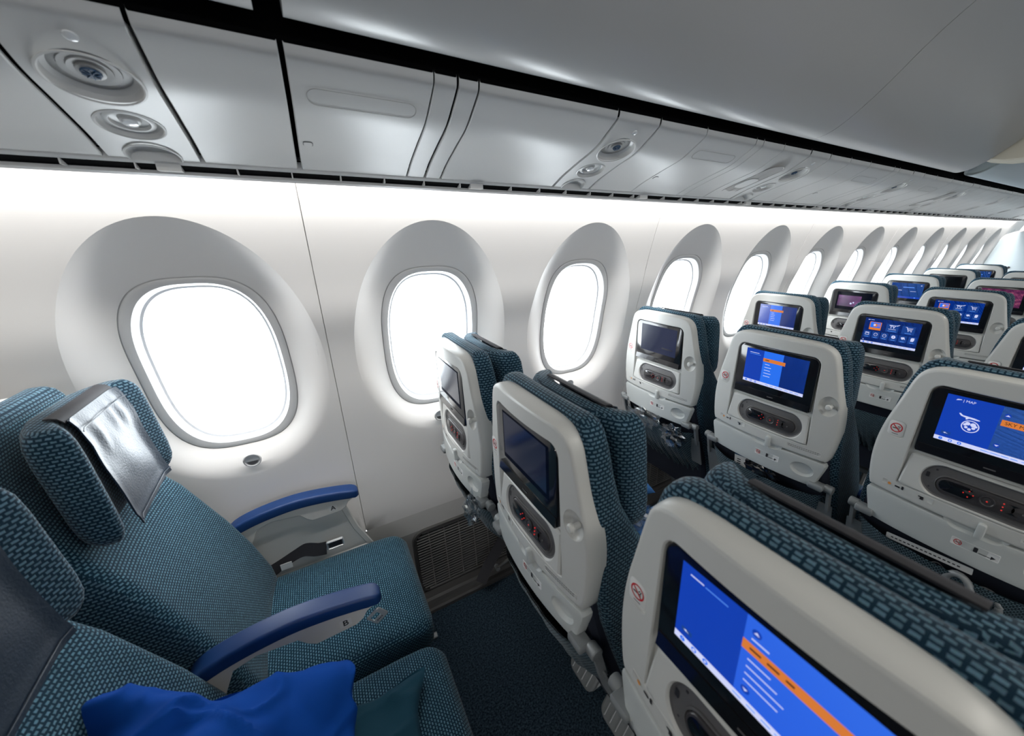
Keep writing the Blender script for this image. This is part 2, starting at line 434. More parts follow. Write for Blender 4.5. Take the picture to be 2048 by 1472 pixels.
def make_window(n, xc):
    def P(x, z, d=0): return (x, YW(z) + d, z)
    fr = MB(); dep = .050; loops = []
    for a, b, d, nn in ((.163, .250, dep, 3.0), (.163, .250, dep + .004, 3.0), (.1605, .2475, dep + .004, 3.0), (.1605, .2475, dep, 3.0), (.158, .245, dep - .001, 3.0),
                        (.150, .240, dep - .001, 2.9), (.1435, .2335, dep + .001, 2.8), (.141, .231, dep + .006, 2.8), (.141, .231, dep + .012, 2.8)):
        loops.append([P(xc + sup(a, b, nn, 2 * math.pi * k / NA)[0], 1.112 + sup(a, b, nn, 2 * math.pi * k / NA)[1], d) for k in range(NA)])
    fr.loft(loops, False, False)
    f = fr.build('window_%d' % n, 'bezel', ang=30); struct(f)
    rv = MB(); loops = []
    for a, b, d in ((.141, .231, .062), (.138, .228, .066), (.136, .226, .078), (.131, .221, .080), (.129, .219, .095), (.129, .219, .13)):
        loops.append([P(xc + sup(a, b, 2.8, 2 * math.pi * k / NA)[0], 1.112 + sup(a, b, 2.8, 2 * math.pi * k / NA)[1], d) for k in range(NA)])
    rv.loft(loops, False, False); rv.build('window_reveal', 'reveal', f, ang=30)
    pn = MB()
    def pl(d): return [P(xc + sup(.1285, .2185, 2.8, 2 * math.pi * k / NA)[0], 1.112 + sup(.1285, .2185, 2.8, 2 * math.pi * k / NA)[1], d) for k in range(NA)]
    pn.flat(pl(.100)); pn.build('pane', 'glass', f)
    return f
ZB, ZT = .43, 1.66
def wall_panel(name, x0, x1, wins):
    mb = MB(); g = .0015
    xs = [x0 + g] + [(wins[i] + wins[i + 1]) / 2 for i in range(len(wins) - 1)] + [x1 - g]
    for i, w in enumerate(wins): wall_cell(mb, xs[i], xs[i + 1], w, ZB, ZT)
    # returns into the seam groove
    for xx, xb in ((x0 + g, x0 - .0005), (x1 - g, x1 + .0005)):
        L1 = [(xx, YW(ZB + (ZT - ZB) * k / 24), ZB + (ZT - ZB) * k / 24) for k in range(25)]
        L2 = [(xb, p[1] + .006, p[2]) for p in L1]
        mb.loft([L1, L2], False, False, closed=False)
    return struct(mb.build(name, 'wall', ang=9))
_pi = 0
for i in range(len(SEAMS) - 1):
    x0, x1 = SEAMS[i], SEAMS[i + 1]
    ws = [w for w in WXS if x0 < w < x1]
    if i == 0: x0 = -.60
    if not ws: continue
    wall_panel('wall_left', x0, x1, ws)
for n, x in enumerate(WXS, 1):
    if x < 7.1: make_window(n, x)
# plain wall run behind the first row
mb = MB()
mb.loft([[(x, YW(ZB + (ZT - ZB) * k / 30), ZB + (ZT - ZB) * k / 30) for k in range(31)] for x in (-2.6, -.54)], False, False, closed=False)
mb.v = [(x, y + .010 if x > -.7 else y, z) for x, y, z in mb.v]
struct(mb.build('wall_left_aft', 'wall'))
# lower wall with fine perforation, then plain down to the floor
mb = MB(); mb.loft([[(x, YW(z), z) for z in (.345, .40, .43)] for x in (-2.6, 7.4)], False, False, closed=False)
struct(mb.build('wall_left_perforated', 'dotted'))
mb = MB(); mb.loft([[(x, YW(z) + .001, z) for z in (0, .1, .2, .346)] for x in (-2.6, 7.4)], False, False, closed=False)
struct(mb.build('wall_left_lower', 'lowwall'))
# backing strips behind the joints
mb = MB()
for x in SEAMS[1:]: mb.loft([[(x + d, YW(ZB + (ZT - ZB) * k / 24) + .007, ZB + (ZT - ZB) * k / 24) for k in range(25)] for d in (-.03, .03)], False, False, closed=False)
struct(mb.build('wall_left_joint', 'bezel'))
# floor, ceiling, far walls of the cabin
mb = MB(); mb.add([(-2.6, -5.2, 0), (9, -5.2, 0), (9, .17, 0), (-2.6, .17, 0)], [(0, 1, 2, 3)]); struct(mb.build('floor', 'carpet'))
mb = MB(); mb.box((3.2, -3.05, 2.22), (11.8, 4.6, .04)); struct(mb.build('ceiling', 'bin'))
mb = MB(); mb.box((3.2, -5.22, 1.1), (11.8, .04, 2.3)); struct(mb.build('wall_right', 'wall'))
mb = MB(); mb.box((-2.62, -2.5, 1.1), (.04, 5.6, 2.3)); struct(mb.build('wall_aft', 'wall'))
mb = MB(); mb.box((9.02, -2.5, 1.1), (.04, 5.6, 2.3)); struct(mb.build('wall_forward', 'wall'))
# roof skin above the bins so no daylight leaks in behind them
mb = MB(); mb.loft([[(x, .0, 1.655), (x, .02, 1.80), (x, -.2, 2.24), (x, -.9, 2.24)] for x in (-2.6, 9)], False, False, closed=False)
struct(mb.build('ceiling_outboard', 'service_dark'))
# cove: dark housing above the light strip
mb = MB(); mb.loft([[(x, -.078, 1.60), (x, -.078, 1.64), (x, -.07, 1.655), (x, .0, 1.655)] for x in (-2.6, 7.3)], False, False, closed=False)
struct(mb.build('trim_1', 'reveal'))
# floor rail along the wall
def extrude_x(name, prof, x0, x1, m, ang=30, parent=None):
    mb = MB(); mb.loft([[(x, p[0], p[1]) for p in prof] for x in (x0, x1)], True, True); return mb.build(name, m, parent, ang=ang)
struct(extrude_x('baseboard_left', [(.164, 0), (.075, 0), (.075, .014), (.083, .019), (.100, .019), (.106, .034), (.116, .040), (.150, .040), (.155, .030), (.164, .030)], -2.6, 6.7, 'darkrail'))

# forward partition, pale blue with a thin trim on its sloping top edge
def part_loop(x, ins=0):
    P = [(.165 - ins, .0), (YW(.7) - .002, .7), (YW(1.13) - .004, 1.13), (YW(1.36) - .004, 1.36), (.00, 1.412), (-.06, 1.437), (-.126, 1.456), (-.5, 1.56), (-1.35, 1.60), (-1.35, .0)]
    return [(x, a, b) for a, b in P]
mb = MB(); mb.loft([part_loop(6.72), part_loop(6.76)]); part = struct(mb.build('wall_partition', 'paleblue'))
mb = MB(); tp = part_loop(6.74)[3:8]
mb.tube([(x, y, z + .004) for x, y, z in tp], .014, 8); mb.build('trim_edge', 'bezel', part)
mb = MB(); mb.lathe([(.012, 0), (.012, .01), (.006, .012)], lambda a, b, h: (6.72 - h, -.105 + a, 1.075 + b), 16, cap0=True); mb.build('door_stop', 'ink', part)

# ------------------------------------------------------------------ overhead service channel
SP = [(-.402, 1.7035), (-.401, 1.697), (-.398, 1.689), (-.388, 1.682), (-.365, 1.669), (-.32, 1.646), (-.25, 1.626), (-.18, 1.6055), (-.14, 1.5905), (-.118, 1.5825), (-.115, 1.587)]
SPc = crom(SP, 5)
def sp_at(y):
    """height and slope of the service panel underside at lateral y"""
    ys = [p[0] for p in SPc]; zs = [p[1] for p in SPc]
    z = lerp1(y, ys, zs); z2 = lerp1(y + .01, ys, zs); return z, (z2 - z) / .01
def service_strip(name, x0, x1, m='service', parent=None, dz=0):
    g = .0012; mb = MB(); loops = []
    n = 3 if x1 - x0 > .06 else 1
    def prof(dd): return [(p[0], p[1] + dd) for p in SPc]
    xs = [(x0 + g, .006), (x0 + g, .002), (x0 + g + .0015, .0)] + [(x0 + (x1 - x0) * k / (n + 1), 0) for k in range(1, n + 1)] + [(x1 - g - .0015, 0), (x1 - g, .002), (x1 - g, .006)]
    for x, d in xs: loops.append([(x, y, z + d + dz) for y, z in prof(0)])
    mb.loft(loops, False, False, closed=False)
    return mb.build(name, m, parent, ang=30)
def on_panel(xc, yc, u, v, h=0):
    """(u along x, v along the panel outboard) -> 3D, h above the visible face (downwards)"""
    z, sl = sp_at(yc); t = Vector((0, 1, sl)).normalized(); nrm = Vector((0, sl, -1)).normalized()
    return Vector((xc, yc, z)) + Vector((u, 0, 0)) + t * v + nrm * h
CLUSTERS = [(-.268, -.137), (.655, .787), (1.50, 1.632), (2.40, 2.532), (3.29, 3.422), (4.18, 4.312), (5.07, 5.202), (5.96, 6.092)]
where = ['above the nearest window', 'above the third window', 'above the fifth window', 'above the sixth window', 'above the eighth window', 'above the ninth window', 'above the eleventh window', 'at the far end of the row']
def service_unit(x0, x1, label, detail=True):
    root = empty('passenger_service_unit', ((x0 + x1) / 2, -.24, 1.60), label, 'service unit', 'passenger service units')
    ox = Vector(root.location)
    xc = (x0 + x1) / 2
    body = MB(); g = .0022
    xs = [(x0 + g, .006), (x0 + g + .0015, 0)] + [(x0 + (x1 - x0) * k / 4, 0) for k in (1, 2, 3)] + [(x1 - g - .0015, 0), (x1 - g, .006)]
    loops = [[(x - ox.x, y - ox.y, z + d * min(1, (y + .4021) / .03) - ox.z) for y, z in SPc] for x, d in xs]
    top = [[(x - ox.x, y - ox.y, z + min(.03, .0012 + .8 * (y + .402)) - ox.z) for y, z in SPc] for x in (x1 - g, x0 + g)]
    # closed shell so that the round recesses can be carved
    ring = loops + top
    n = len(SPc); V = [p for l in ring for p in l]; F = []
    m_ = len(ring)
    for a in range(m_):
        b = (a + 1) % m_
        for i in range(n - 1): F.append((a * n + i, a * n + i + 1, b * n + i + 1, b * n + i))
    F.append(tuple(a * n for a in range(m_))); F.append(tuple(a * n + n - 1 for a in reversed(range(m_))))
    body.add(V, F); bo = body.build('panel', 'service', root, ang=30)
    spots = [(-.318, .048, 'speaker'), (-.213, .0385, 'lamp'), (-.128, .036, 'blank')]
    def dish(y, r, dep):
        c = MB(); c.lathe([(r, -.004), (r, .0), (r * .93, dep * .45), (r * .72, dep * .85), (r * .5, dep), (0.0005, dep)],
                          lambda a, b, h: on_panel(xc, y, a, b, -h) - ox, 40, cap0=True); return c
    cut(bo, [dish(-.318, .048, .020), dish(-.213, .0385, .013), dish(-.128, .036, .013)], ang=30)
    def rim(y, r):
        q = MB(); q.lathe([(r + .003, 0), (r + .003, .0012), (r + .0005, .0018), (r - .001, .0004)], lambda a, b, h: on_panel(xc, y, a, b, h) - ox, 40, cap1=False); return q
    # speaker dome with a dark centre
    s_ = MB(); s_.lathe([(.040, -.0135), (.036, -.0125), (.030, -.0125), (.0295, -.011), (.022, -.0112), (.0215, -.0095), (.0145, -.010), (.0142, -.007), (.010, -.0065), (0.0004, -.0065)],
                        lambda a, b, h: on_panel(xc, -.322, a, b, h) - ox, 36)
    s_ = s_.build('air_nozzle', 'service_dark', root, ang=25)
    c_ = MB(); c_.lathe([(.0105, -.0064), (.0095, -.0045), (.0004, -.0040)], lambda a, b, h: on_panel(xc, -.322, a, b, h) - ox, 24)
    for k in range(4):
        a0 = k * math.pi / 4
        c_.tube([on_panel(xc, -.322, math.cos(a0) * .009, math.sin(a0) * .009, -.0035) - ox, on_panel(xc, -.322, -math.cos(a0) * .009, -math.sin(a0) * .009, -.0035) - ox], .0007, 5)
    c_.build('nozzle_vanes', 'navy', s_)
    l_ = MB(); l_.lathe([(.031, -.011), (.0305, -.006), (.027, -.0045), (.024, -.0045), (.0225, -.009), (.014, -.0105), (.0125, -.006), (.010, -.005), (.0004, -.005)],
                        lambda a, b, h: on_panel(xc, -.213, a, b, h) - ox, 36)
    l_ = l_.build('reading_light', 'service', root, ang=25)
    c_ = MB(); c_.lathe([(.0095, -.0055), (.009, -.0015), (.006, -.0006), (.0004, 0)], lambda a, b, h: on_panel(xc, -.213, a, b, h) - ox, 24); c_.build('lens', 'lens', l_)
    for y, r in ((-.318, .048), (-.213, .0385), (-.128, .036)):
        q = rim(y, r); q.build('rim', 'service', root, ang=25)
    b_ = MB(); b_.lathe([(.007, 0), (.0068, .0018), (.0045, .003), (.0004, .0034)], lambda a, b, h: on_panel(xc + .006, -.376, a, b, h) - ox, 20); b_.build('call_light', 'lens', root)
    return root
for i, (x0, x1) in enumerate(CLUSTERS):
    service_unit(x0, x1, 'ceiling unit with round air nozzle and reading light ' + where[i])
# plain strips between the units
STR = [(-1.5, -.27, 'p'), (-.135, .019, 'p'), (.024, .240, 'd'), (.240, .281, 's'), (.283, .321, 's'), (.322, .653, 'p'), (.789, .962, 'p'), (.962, 1.185, 'd'), (1.185, 1.222, 's'), (1.222, 1.335, 'p'), (1.335, 1.498, 'o'),
       (1.634, 1.787, 'p'), (1.787, 1.953, 'p'), (1.953, 2.185, 'd'), (2.185, 2.24, 's'), (2.24, 2.398, 'p'), (2.534, 2.70, 'p'), (2.70, 2.93, 'd'), (2.93, 3.12, 'p'), (3.12, 3.288, 'o')]
x = 3.424
while x < 6.6:
    nx = [c[0] for c in CLUSTERS if c[0] > x + .01]
    e = nx[0] if nx else 6.7
    k = 4; w = (e - x) / k
    for q in range(k): STR.append((x + w * q, x + w * (q + 1) - (.002 if q == k - 1 else 0), 'd' if q == 1 else 'p'))
    x = e + .134
tn = 2
for x0, x1, kd in STR:
    o = struct(service_strip('trim_%d' % tn, x0, x1)); tn += 1
    xc = (x0 + x1) / 2
    if kd == 'd' and x0 < 3:
        # release button outline near one seam and the long faint oval cover
        q = MB(); L0 = rrect(0, 0, .017, .017, .005, 4)
        for ins, h in ((0, 0),):
            q.loft([[on_panel(x0 + .017, -.21, a, b, hh) for a, b in inset(L0, i_)] for i_, hh in ((0, .0004), (.0008, .0010), (.0012, .0010))], False, False, mi=1); q.loft([[on_panel(x0 + .017, -.21, a, b, hh) for a, b in inset(L0, i_)] for i_, hh in ((.0012, .0010), (.0018, .0016))], False, True)
        q.build('release_button', ['service', 'graphite'], o, ang=25)
        q = MB(); L0 = rrect(0, 0, (x1 - x0) * .80, .034, .0165, 8)
        q.loft([[on_panel(xc, -.345, a, b, hh) for a, b in inset(L0, i_)] for i_, hh in ((0, .0005), (.0006, .0009), (.0012, .0005))], False, False)
        q.build('oval_cover', 'service_dark', o, ang=25)
    if kd == 'o':
        # long sunken lozenge with a sliding cover
        c = MB(); L0 = stadium(0, 0, .27, .085, 14)
        q = MB(); w = x1 - x0
        L0 = [(b, a) for a, b in stadium(0, 0, .26, .085, 14)]
        q.loft([[on_panel(xc, -.235, a, b, hh) for a, b in inset(L0, i_)] for i_, hh in ((0, .0006), (.002, .0016), (.004, .0006), (.03, .0010), (.041, .0012))], False, True)
        q.build('sign_window', 'service_dark', o, ang=25)
        q = MB(); L0 = rrect(0, 0, .062, .075, .022, 8)
        q.loft([[on_panel(xc, -.235, a, b, hh) for a, b in inset(L0, i_)] for i_, hh in ((0, .001), (.001, .003), (.004, .0034))], False, True)
        q.build('sliding_cover', 'service', o, ang=25)
# backing above the channel, slot vent and lip next to the light wash
struct(extrude_x('trim_%d' % tn, [(-.397, 1.706), (-.397, 1.775), (-.09, 1.68), (-.093, 1.610)], -1.5, 6.7, 'blackmat')); tn += 1  # black sheet standing in for the shade of the gap above
lip = struct(extrude_x('trim_%d' % tn, [(-.117, 1.580), (-.111, 1.576), (-.109, 1.596), (-.117, 1.596)], -1.5, 6.7, 'service')); tn += 1
lip2 = struct(extrude_x('trim_%d' % tn, [(-.090, 1.5625), (-.082, 1.559), (-.077, 1.563), (-.077, 1.610), (-.083, 1.610)], -1.5, 6.7, 'service')); tn += 1
struct(extrude_x('trim_%d' % tn, [(-.111, 1.5765), (-.088, 1.5680), (-.088, 1.600), (-.111, 1.600)], -1.5, 6.7, 'blackmat')); tn += 1  # black filler puts the slot's inner shade into the colour
mb = MB(); x = -1.4; k = 0
while x < 6.6:
    for q in range(1, 7):
        xx = x + .61 * q / 6.6
        mb.box((xx, -.100, 1.5725), (.0022, .024, .012))
    mb.box((x + .60, -.099, 1.5735), (.035, .028, .016)); x += .61
struct(mb.build('trim_%d' % tn, 'service')); tn += 1

# ------------------------------------------------------------------ overhead bins
BP = [(-.480, 1.810), (-.450, 1.768), (-.438, 1.742), (-.437, 1.725), (-.447, 1.7155), (-.470, 1.7140), (-.506, 1.7235), (-.545, 1.746), (-.58, 1.773), (-.61, 1.799), (-.64, 1.828), (-.69, 1.877), (-.74, 1.918), (-.80, 1.958), (-.87, 1.992), (-.95, 2.015), (-1.05, 2.03), (-1.12, 2.06), (-1.14, 2.12), (-1.13, 2.20)]
BPc = crom(BP, 4)
def make_bin(x0, x1, label, rnd0=.02, rnd1=.006):
    root = empty('overhead_bin', ((x0 + x1) / 2, -.8, 1.72), label, 'overhead bin', 'overhead bins'); ox = Vector(root.location)
    back = [(-.52, 2.21)]
    L0 = BPc + [(-.80, 2.21), (-.50, 2.21)]
    mb = MB(); loops = []
    def prof(ins): 
        Q = inset(L0, ins); return Q
    for k in range(6):
        a = R(90 * k / 5); loops.append([(x0 + rnd0 * (1 - math.sin(a)) - ox.x, y - ox.y, z - ox.z) for y, z in prof(rnd0 * (1 - math.cos(a)) if False else rnd0 * math.cos(a) * .98)])
    for k in range(1, 8): loops.append([(x0 + rnd0 + (x1 - x0 - rnd0 - rnd1) * k / 8 - ox.x, y - ox.y, z - ox.z) for y, z in L0])
    for k in range(5, -1, -1):
        a = R(90 * k / 5); loops.append([(x1 - rnd1 * (1 - math.sin(a)) - ox.x, y - ox.y, z - ox.z) for y, z in prof(rnd1 * math.cos(a) * .98)])
    mb.loft(loops); mb.build('bin_door', 'bin', root, ang=50)
    mb = MB(); mb.loft([[(x - ox.x, p[0] - ox.y, p[1] - ox.z) for p in ((-.405, 1.770), (-.407, 1.742), (-.418, 1.732), (-.434, 1.736), (-.440, 1.775))] for x in (x0, x1)]); mb.build('gap_shade_strip', 'blackmat', root)  # black strip added beside the bin lip to deepen the gap's shade
    return root
make_bin(-1.40, -.002, 'grey overhead bin at the top left corner, ending at the dark gap')
make_bin(.030, 1.379, 'large grey overhead bin across the top middle', .02, .004)
make_bin(1.381, 2.735, 'grey overhead bin behind the curved seam, next to the beige end panel', .004, .02)
b4 = make_bin(2.93, 6.7, 'pale overhead bin beyond the beige end panel', .01, .01)
for c in b4.children:
    if c.name.startswith('bin_door'): c.data.materials[0] = MT['paleblue']
mb = MB(); L0 = [(-.46, 2.21), (-.50, 1.80), (-.53, 1.757), (-.60, 1.742), (-.80, 1.738), (-1.35, 1.738), (-1.35, 2.21)]
mb.loft([[(x, a, b) for a, b in q] for x, q in ((2.745, inset(L0, .006)), (2.752, L0), (2.90, L0), (2.907, inset(L0, .006)))])
struct(mb.build('trim_%d' % tn, 'beige')); tn += 1

# ------------------------------------------------------------------ window dimmer buttons
def dimmer(xc, zc, label):
    y = YW(zc); root = empty('window_dimmer', (xc, y, zc), label, 'dimmer button', 'window dimmers')
    sl = (YW(zc + .02) - YW(zc - .02)) / .04; t = Vector((0, sl, 1)).normalized(); n = Vector((0, -1, sl)).normalized()
    mp = lambda a, b, h: Vector((a, 0, 0)) + t * b + n * h
    m = MB(); m.lathe([(.0225, -.003), (.0225, .001), (.021, .0028), (.0185, .0028), (.0175, .0005), (.0175, -.001)], mp, 36, cap1=False); m.build('ring', 'bezel', root, ang=30)
    m = MB(); P = [mp(.0165 * math.cos(R(a)), .0165 * math.sin(R(a)), .001) for a in range(-8, 189, 7)]; m.flat(P, 0)
    m.lathe([(.0176, -.002), (.0176, .0002)], mp, 36, mi=0); m.build('button', 'bezel', root)
    m = MB(); P = [mp(.0145 * math.cos(R(a)), .0145 * math.sin(R(a)) , .0016) for a in range(190, 352, 6)]; m.flat(P, 0)
    for a in (165, 180, 195, 210): m.flat([mp(.0192 * math.cos(R(a)) + .0011 * math.cos(R(b)), .0192 * math.sin(R(a)) + .0011 * math.sin(R(b)), .0031) for b in range(0, 360, 45)], 0)
    m.build('button_mark', 'graphite', root)
dimmer(-.245, .827, 'round window dimmer button below the nearest window')
dimmer(.318, .827, 'round window dimmer button below the second window, beside the seat back')
dimmer(.895, .827, 'round window dimmer button below the third window')

# ------------------------------------------------------------------ air return grilles
def grille(x0, x1, label):
    root = empty('air_grille', ((x0 + x1) / 2, .16, .0), label, 'air grille', 'air grilles'); ox = Vector(root.location)
    L0 = rrect((x0 + x1) / 2, .19, x1 - x0, .315, .05, 6)
    def mp(p, d): return (p[0] - ox.x, YW(p[1]) - d - ox.y, p[1])
    m = MB(); m.loft([[mp(p, d) for p in inset(L0, i)] for i, d in ((0, .0), (.002, .012), (.010, .013), (.014, .008), (.015, .001))], False, False); m.build('frame', 'darkrail', root, ang=30)
    m = MB(); m.flat([mp(p, .001) for p in inset(L0, .014)]); m.build('backing', 'grilleback', root)
    m = MB(); n = 23
    for k in range(n):
        z = .19 - .142 + .284 * k / (n - 1); r = .036; dz = abs(z - .19) - (.1435 - r); sh = r - math.sqrt(max(0, r * r - dz * dz)) if dz > 0 else 0
        a, b = x0 + .015 + sh - ox.x, x1 - .015 - sh - ox.x; y = YW(z) - ox.y
        m.add([(a, y - .006, z + .0022), (a, y - .011, z + .0005), (a, y - .011, z - .0028), (a, y - .008, z - .0028), (b, y - .006, z + .0022), (b, y - .011, z + .0005), (b, y - .011, z - .0028), (b, y - .008, z - .0028)],
              [(0, 1, 5, 4), (1, 2, 6, 5), (2, 3, 7, 6), (3, 0, 4, 7), (0, 3, 2, 1), (4, 5, 6, 7)])
    m.build('slats', 'grille', root)
    m = MB(); k = 0; x = x0 + .065
    while x < x1 - .03:
        m.box((x - ox.x, YW(.19) - ox.y - .0095, .19), (.0035, .004, .27)); x += .062
    m.build('uprights', 'grille', root)
grille(.155, .80, 'dark slatted air grille at floor level beside the nearest legroom')
grille(1.10, 1.75, 'dark slatted air grille behind the legs of the far window seat')
mb = MB(); mb.box((0, 0, 0), (.05, .002, .016)); tag(mb.build('wall_placard', 'service', loc=(1.04, YW(.25) - .003, .25)), 'small grey placard on the wall beside the far air grille', 'placard')

# ================================================================== SEATS
YC = {'A': -.13, 'B': -.59, 'C': -1.05}
def X0(j): return -.572 + .851 * j
def bowx(y): return .55 * y * y            # the shell wraps forward at its sides

def half(P): return P + [(-a, b) for a, b in reversed(P) if a > 1e-6]
_hs = [(0.0, 1.158), (.06, 1.157), (.105, 1.155), (.128, 1.149), (.144, 1.137), (.153, 1.120), (.161, 1.09), (.172, 1.045), (.183, 1.0), (.190, .955), (.192, .91), (.189, .868), (.184, .838), (.180, .8215)]
SHELL = crom(_hs, 4)
SHELL = [(-a, b) for a, b in SHELL] [::-1][:-1] + SHELL          # from left bottom over the top to right bottom
SHELL = resample(SHELL + [(x_, .8195) for x_ in (.14, .07, 0, -.07, -.14)], 120)

def yz(mp): return lambda L, x: [mp(x, p[0], p[1]) for p in L]
def smap(x, y, z): return (x + bowx(y), y, z)

def ring_by_angle(L, c, n):
    """resample closed loop L so point k lies at bearing k from c"""
    out = []; m = len(L)
    for k in range(n):
        t = 2 * math.pi * k / n + .001; d = (math.cos(t), math.sin(t)); best = None
        for i in range(m):
            a, b = L[i], L[(i + 1) % m]; ex, ey = b[0] - a[0], b[1] - a[1]
            den = d[0] * ey - d[1] * ex
            if abs(den) < 1e-12: continue
            ax, ay = a[0] - c[0], a[1] - c[1]
            s = (ax * ey - ay * ex) / den; u = (ax * d[1] - ay * d[0]) / den
            if s > 0 and -1e-6 <= u <= 1 + 1e-6 and (best is None or s < best): best = s
        out.append((c[0] + d[0] * best, c[1] + d[1] * best))
    return out
HOLE = rrect(0, .987, .238, .262, (.022, .022, .004, .004), 6)
HOLE = [(p[0] * (1 + .07 * max(0, (.95 - p[1]) / .095)), p[1]) for p in HOLE]

def build_shell(parent):
    mb = MB(); n = 144; c = (0, .985)
    O = lambda i: ring_by_angle(inset(SHELL, i) if i else SHELL, c, n)
    H = lambda i: ring_by_angle(inset(HOLE, i) if i else HOLE, c, n)
    o0, o1, o2, o3, o4 = O(0), O(.0010), O(.0032), O(.0065), O(.0085)
    h0, h1, h2, hh = H(-.0022), H(0), H(.001), H(-.0042)
    loops = [[smap(.034, *p) for p in O(.006)], [smap(.040, *p) for p in O(.002)], [smap(.036, *p) for p in o0], [smap(.014, *p) for p in o0], [smap(.0050, *p) for p in o1], [smap(.0014, *p) for p in o2], [smap(0, *p) for p in o3], [smap(0, *p) for p in o4]]
    for a in range(1, 6):
        u = a / 6; loops.append([smap(0, p[0] + (q[0] - p[0]) * u, p[1] + (q[1] - p[1]) * u) for p, q in zip(o4, hh)])
    loops += [[smap(0, *p) for p in hh], [smap(0, *p) for p in h0], [smap(.0025, *p) for p in h1], [(.019, *p) for p in h2]]
    mb.loft(loops[1:])
    o = mb.build('back_shell', 'shell', parent, ang=32)
    cs = []
    c1 = MB(); c1.lathe([(.0262, -.004), (.0262, .0), (.0235, .006), (.017, .0105), (.0005, .0118)], lambda a, b, h: (h + bowx(.157), -.157 + a * .93, .990 + b * 1.12), 32, cap0=True); cs.append(c1)
    c2 = MB(); L0 = rrect(.157, .988, .037, .044, .010, 6); c2.loft([[(x + bowx(.157), *p) for p in L0] for x in (-.006, .0016)]); cs.append(c2)
    c3 = MB(); L0 = stadium(.0 - .018, .829, .098, .046, 10); c3.loft([[smap(x, *p) for p in inset(L0, i)] for x, i in ((-.004, 0), (.0, 0), (.006, .006))]); cs.append(c3)
    cut(o, cs, ang=32)
    return o
def build_console(parent):
    """sloped panel under the monitor"""
    mb = MB()
    def cm(x, y, z):
        t = max(0, min(1, (.944 - z) / .085)); return (x + .010 * (1 - t) + bowx(y) * .5, y, z)
    L0 = rrect(0, .9005, .236, .087, (.006, .006, .002, .002), 4)
    L0 = [(p[0] * (1 + .06 * max(0, (.945 - p[1]) / .09)), p[1]) for p in L0]
    L0 = resample(L0, 120); c = (-.008, .8985)
    Hh = stadium(-.008, .8985, .197, .076, 12)
    A = lambda i: ring_by_angle(inset(L0, i) if i else L0, c, 120); B = lambda i: ring_by_angle(inset(Hh, i) if i else Hh, c, 120)
    a1, b0 = A(.004), B(-.002)
    loops = [[cm(.012, *p) for p in A(0)], [cm(.003, *p) for p in A(0)], [cm(0, *p) for p in a1]]
    for k in (1, 2): loops.append([cm(0, p[0] + (q[0] - p[0]) * k / 3, p[1] + (q[1] - p[1]) * k / 3) for p, q in zip(a1, b0)])
    loops += [[cm(0, *p) for p in b0], [cm(.002, *p) for p in B(0)], [cm(.008, *p) for p in B(.002)]]
    mb.loft(loops, False, False); o = mb.build('console', 'shell', parent, ang=32)
    cr = MB(); cr.loft([[cm(x, *p) for p in inset(Hh, i)] for i, x in ((.001, .004), (.004, .0055), (.006, .0052))], False, True)
    # raised plate edge, small screw dots and socket
    cr.loft([[cm(x, *p) for p in inset(stadium(-.013, .894, .158, .046, 10), i)] for i, x in ((0, .0052), (.0005, .0035), (.002, .003), (.0035, .0065))], False, True)
    for (yy, zz, ww, hh) in ((.068, .922, .004, .004), (.080, .905, .006, .012), (.072, .878, .003, .003)):
        cr.flat([cm(.0048, *p) for p in rrect(yy, zz, ww, hh, .001, 2)], 1)
    crad = cr.build('handset_cradle', ['graphite', 'ink'], parent, ang=32)
    hs = MB(); HS = stadium(-.013, .8945, .150, .037, 12)
    hs.loft([[cm(x, *p) for p in inset(HS, i)] for i, x in ((0, .006), (0, .003), (.001, .0012), (.004, .0004))], False, True)
    # glossy left half, keys, rocker
    hs.loft([[cm(x, *p) for p in inset(stadium(.030, .896, .056, .026, 8), i)] for i, x in ((0, .0002), (.001, -.0002))], False, True, mi=1)
    def key(y, z, r, mi, h=.0014): hs.lathe([(r, 0), (r, h), (r * .6, h * 1.4), (.0002, h * 1.4)], lambda a, b, q: cm(.0003 - q, y + a, z + b), 10, mi=mi)
    for (y, z) in ((.018, .8955), (.010, .9025), (.010, .889), (.003, .896)): key(y, z, .0012, 2)
    hs.lathe([(.0125, 0), (.0125, .0014), (.0105, .0018), (.009, .0008), (.006, .0008), (.0055, .0018), (.0002, .002)], lambda a, b, q: cm(.0003 - q, -.018 + a, .895 + b), 24, mi=0)
    key(-.018, .895, .0018, 2, .0018)
    for z in (.903, .8955, .888): key(-.040, z, .0013, 2)
    hs.loft([[cm(x, *p) for p in stadium(-.054, .8955, .004, .020, 5)] for x in (.0004, -.001)], False, True, mi=1)
    key(-.068, .8935, .0018, 3)
    hs.build('handset', ['handset', 'black', 'led', 'graphite'], crad, ang=32)
def build_monitor(parent):
    mb = MB(); L0 = rrect(0, 1.036, .232, .160, (.020, .020, .003, .003), 6)
    mb.loft([[(x, *p) for p in inset(L0, i)] for i, x in ((0, .018), (0, .010), (.001, .0085), (.003, .008))], True, True)
    # lower chin tips outwards a little
    mb.loft([[(x, y, z) for y in (-.113, .113)] + [(x2, y, z) for y in (.113, -.113)] for x, x2, z in ((.007, .012, .976), (.0035, .012, .957), (.006, .012, .955))], True, True)
    m = mb.build('monitor', 'black', parent, ang=30)
    q = MB(); q.loft([[(x, *p) for p in rrect(-.004, .966, .018, .0025, .001, 2)] for x in (.0045, .004)], False, True); q.build('maker_mark', 'graphite', m)
    return m
DW, DH, DZ0 = .182, .108, .996
def su(u, v, d=0): return (.0078 - .00012 * d, .091 - u * DW, DZ0 + v * DH)
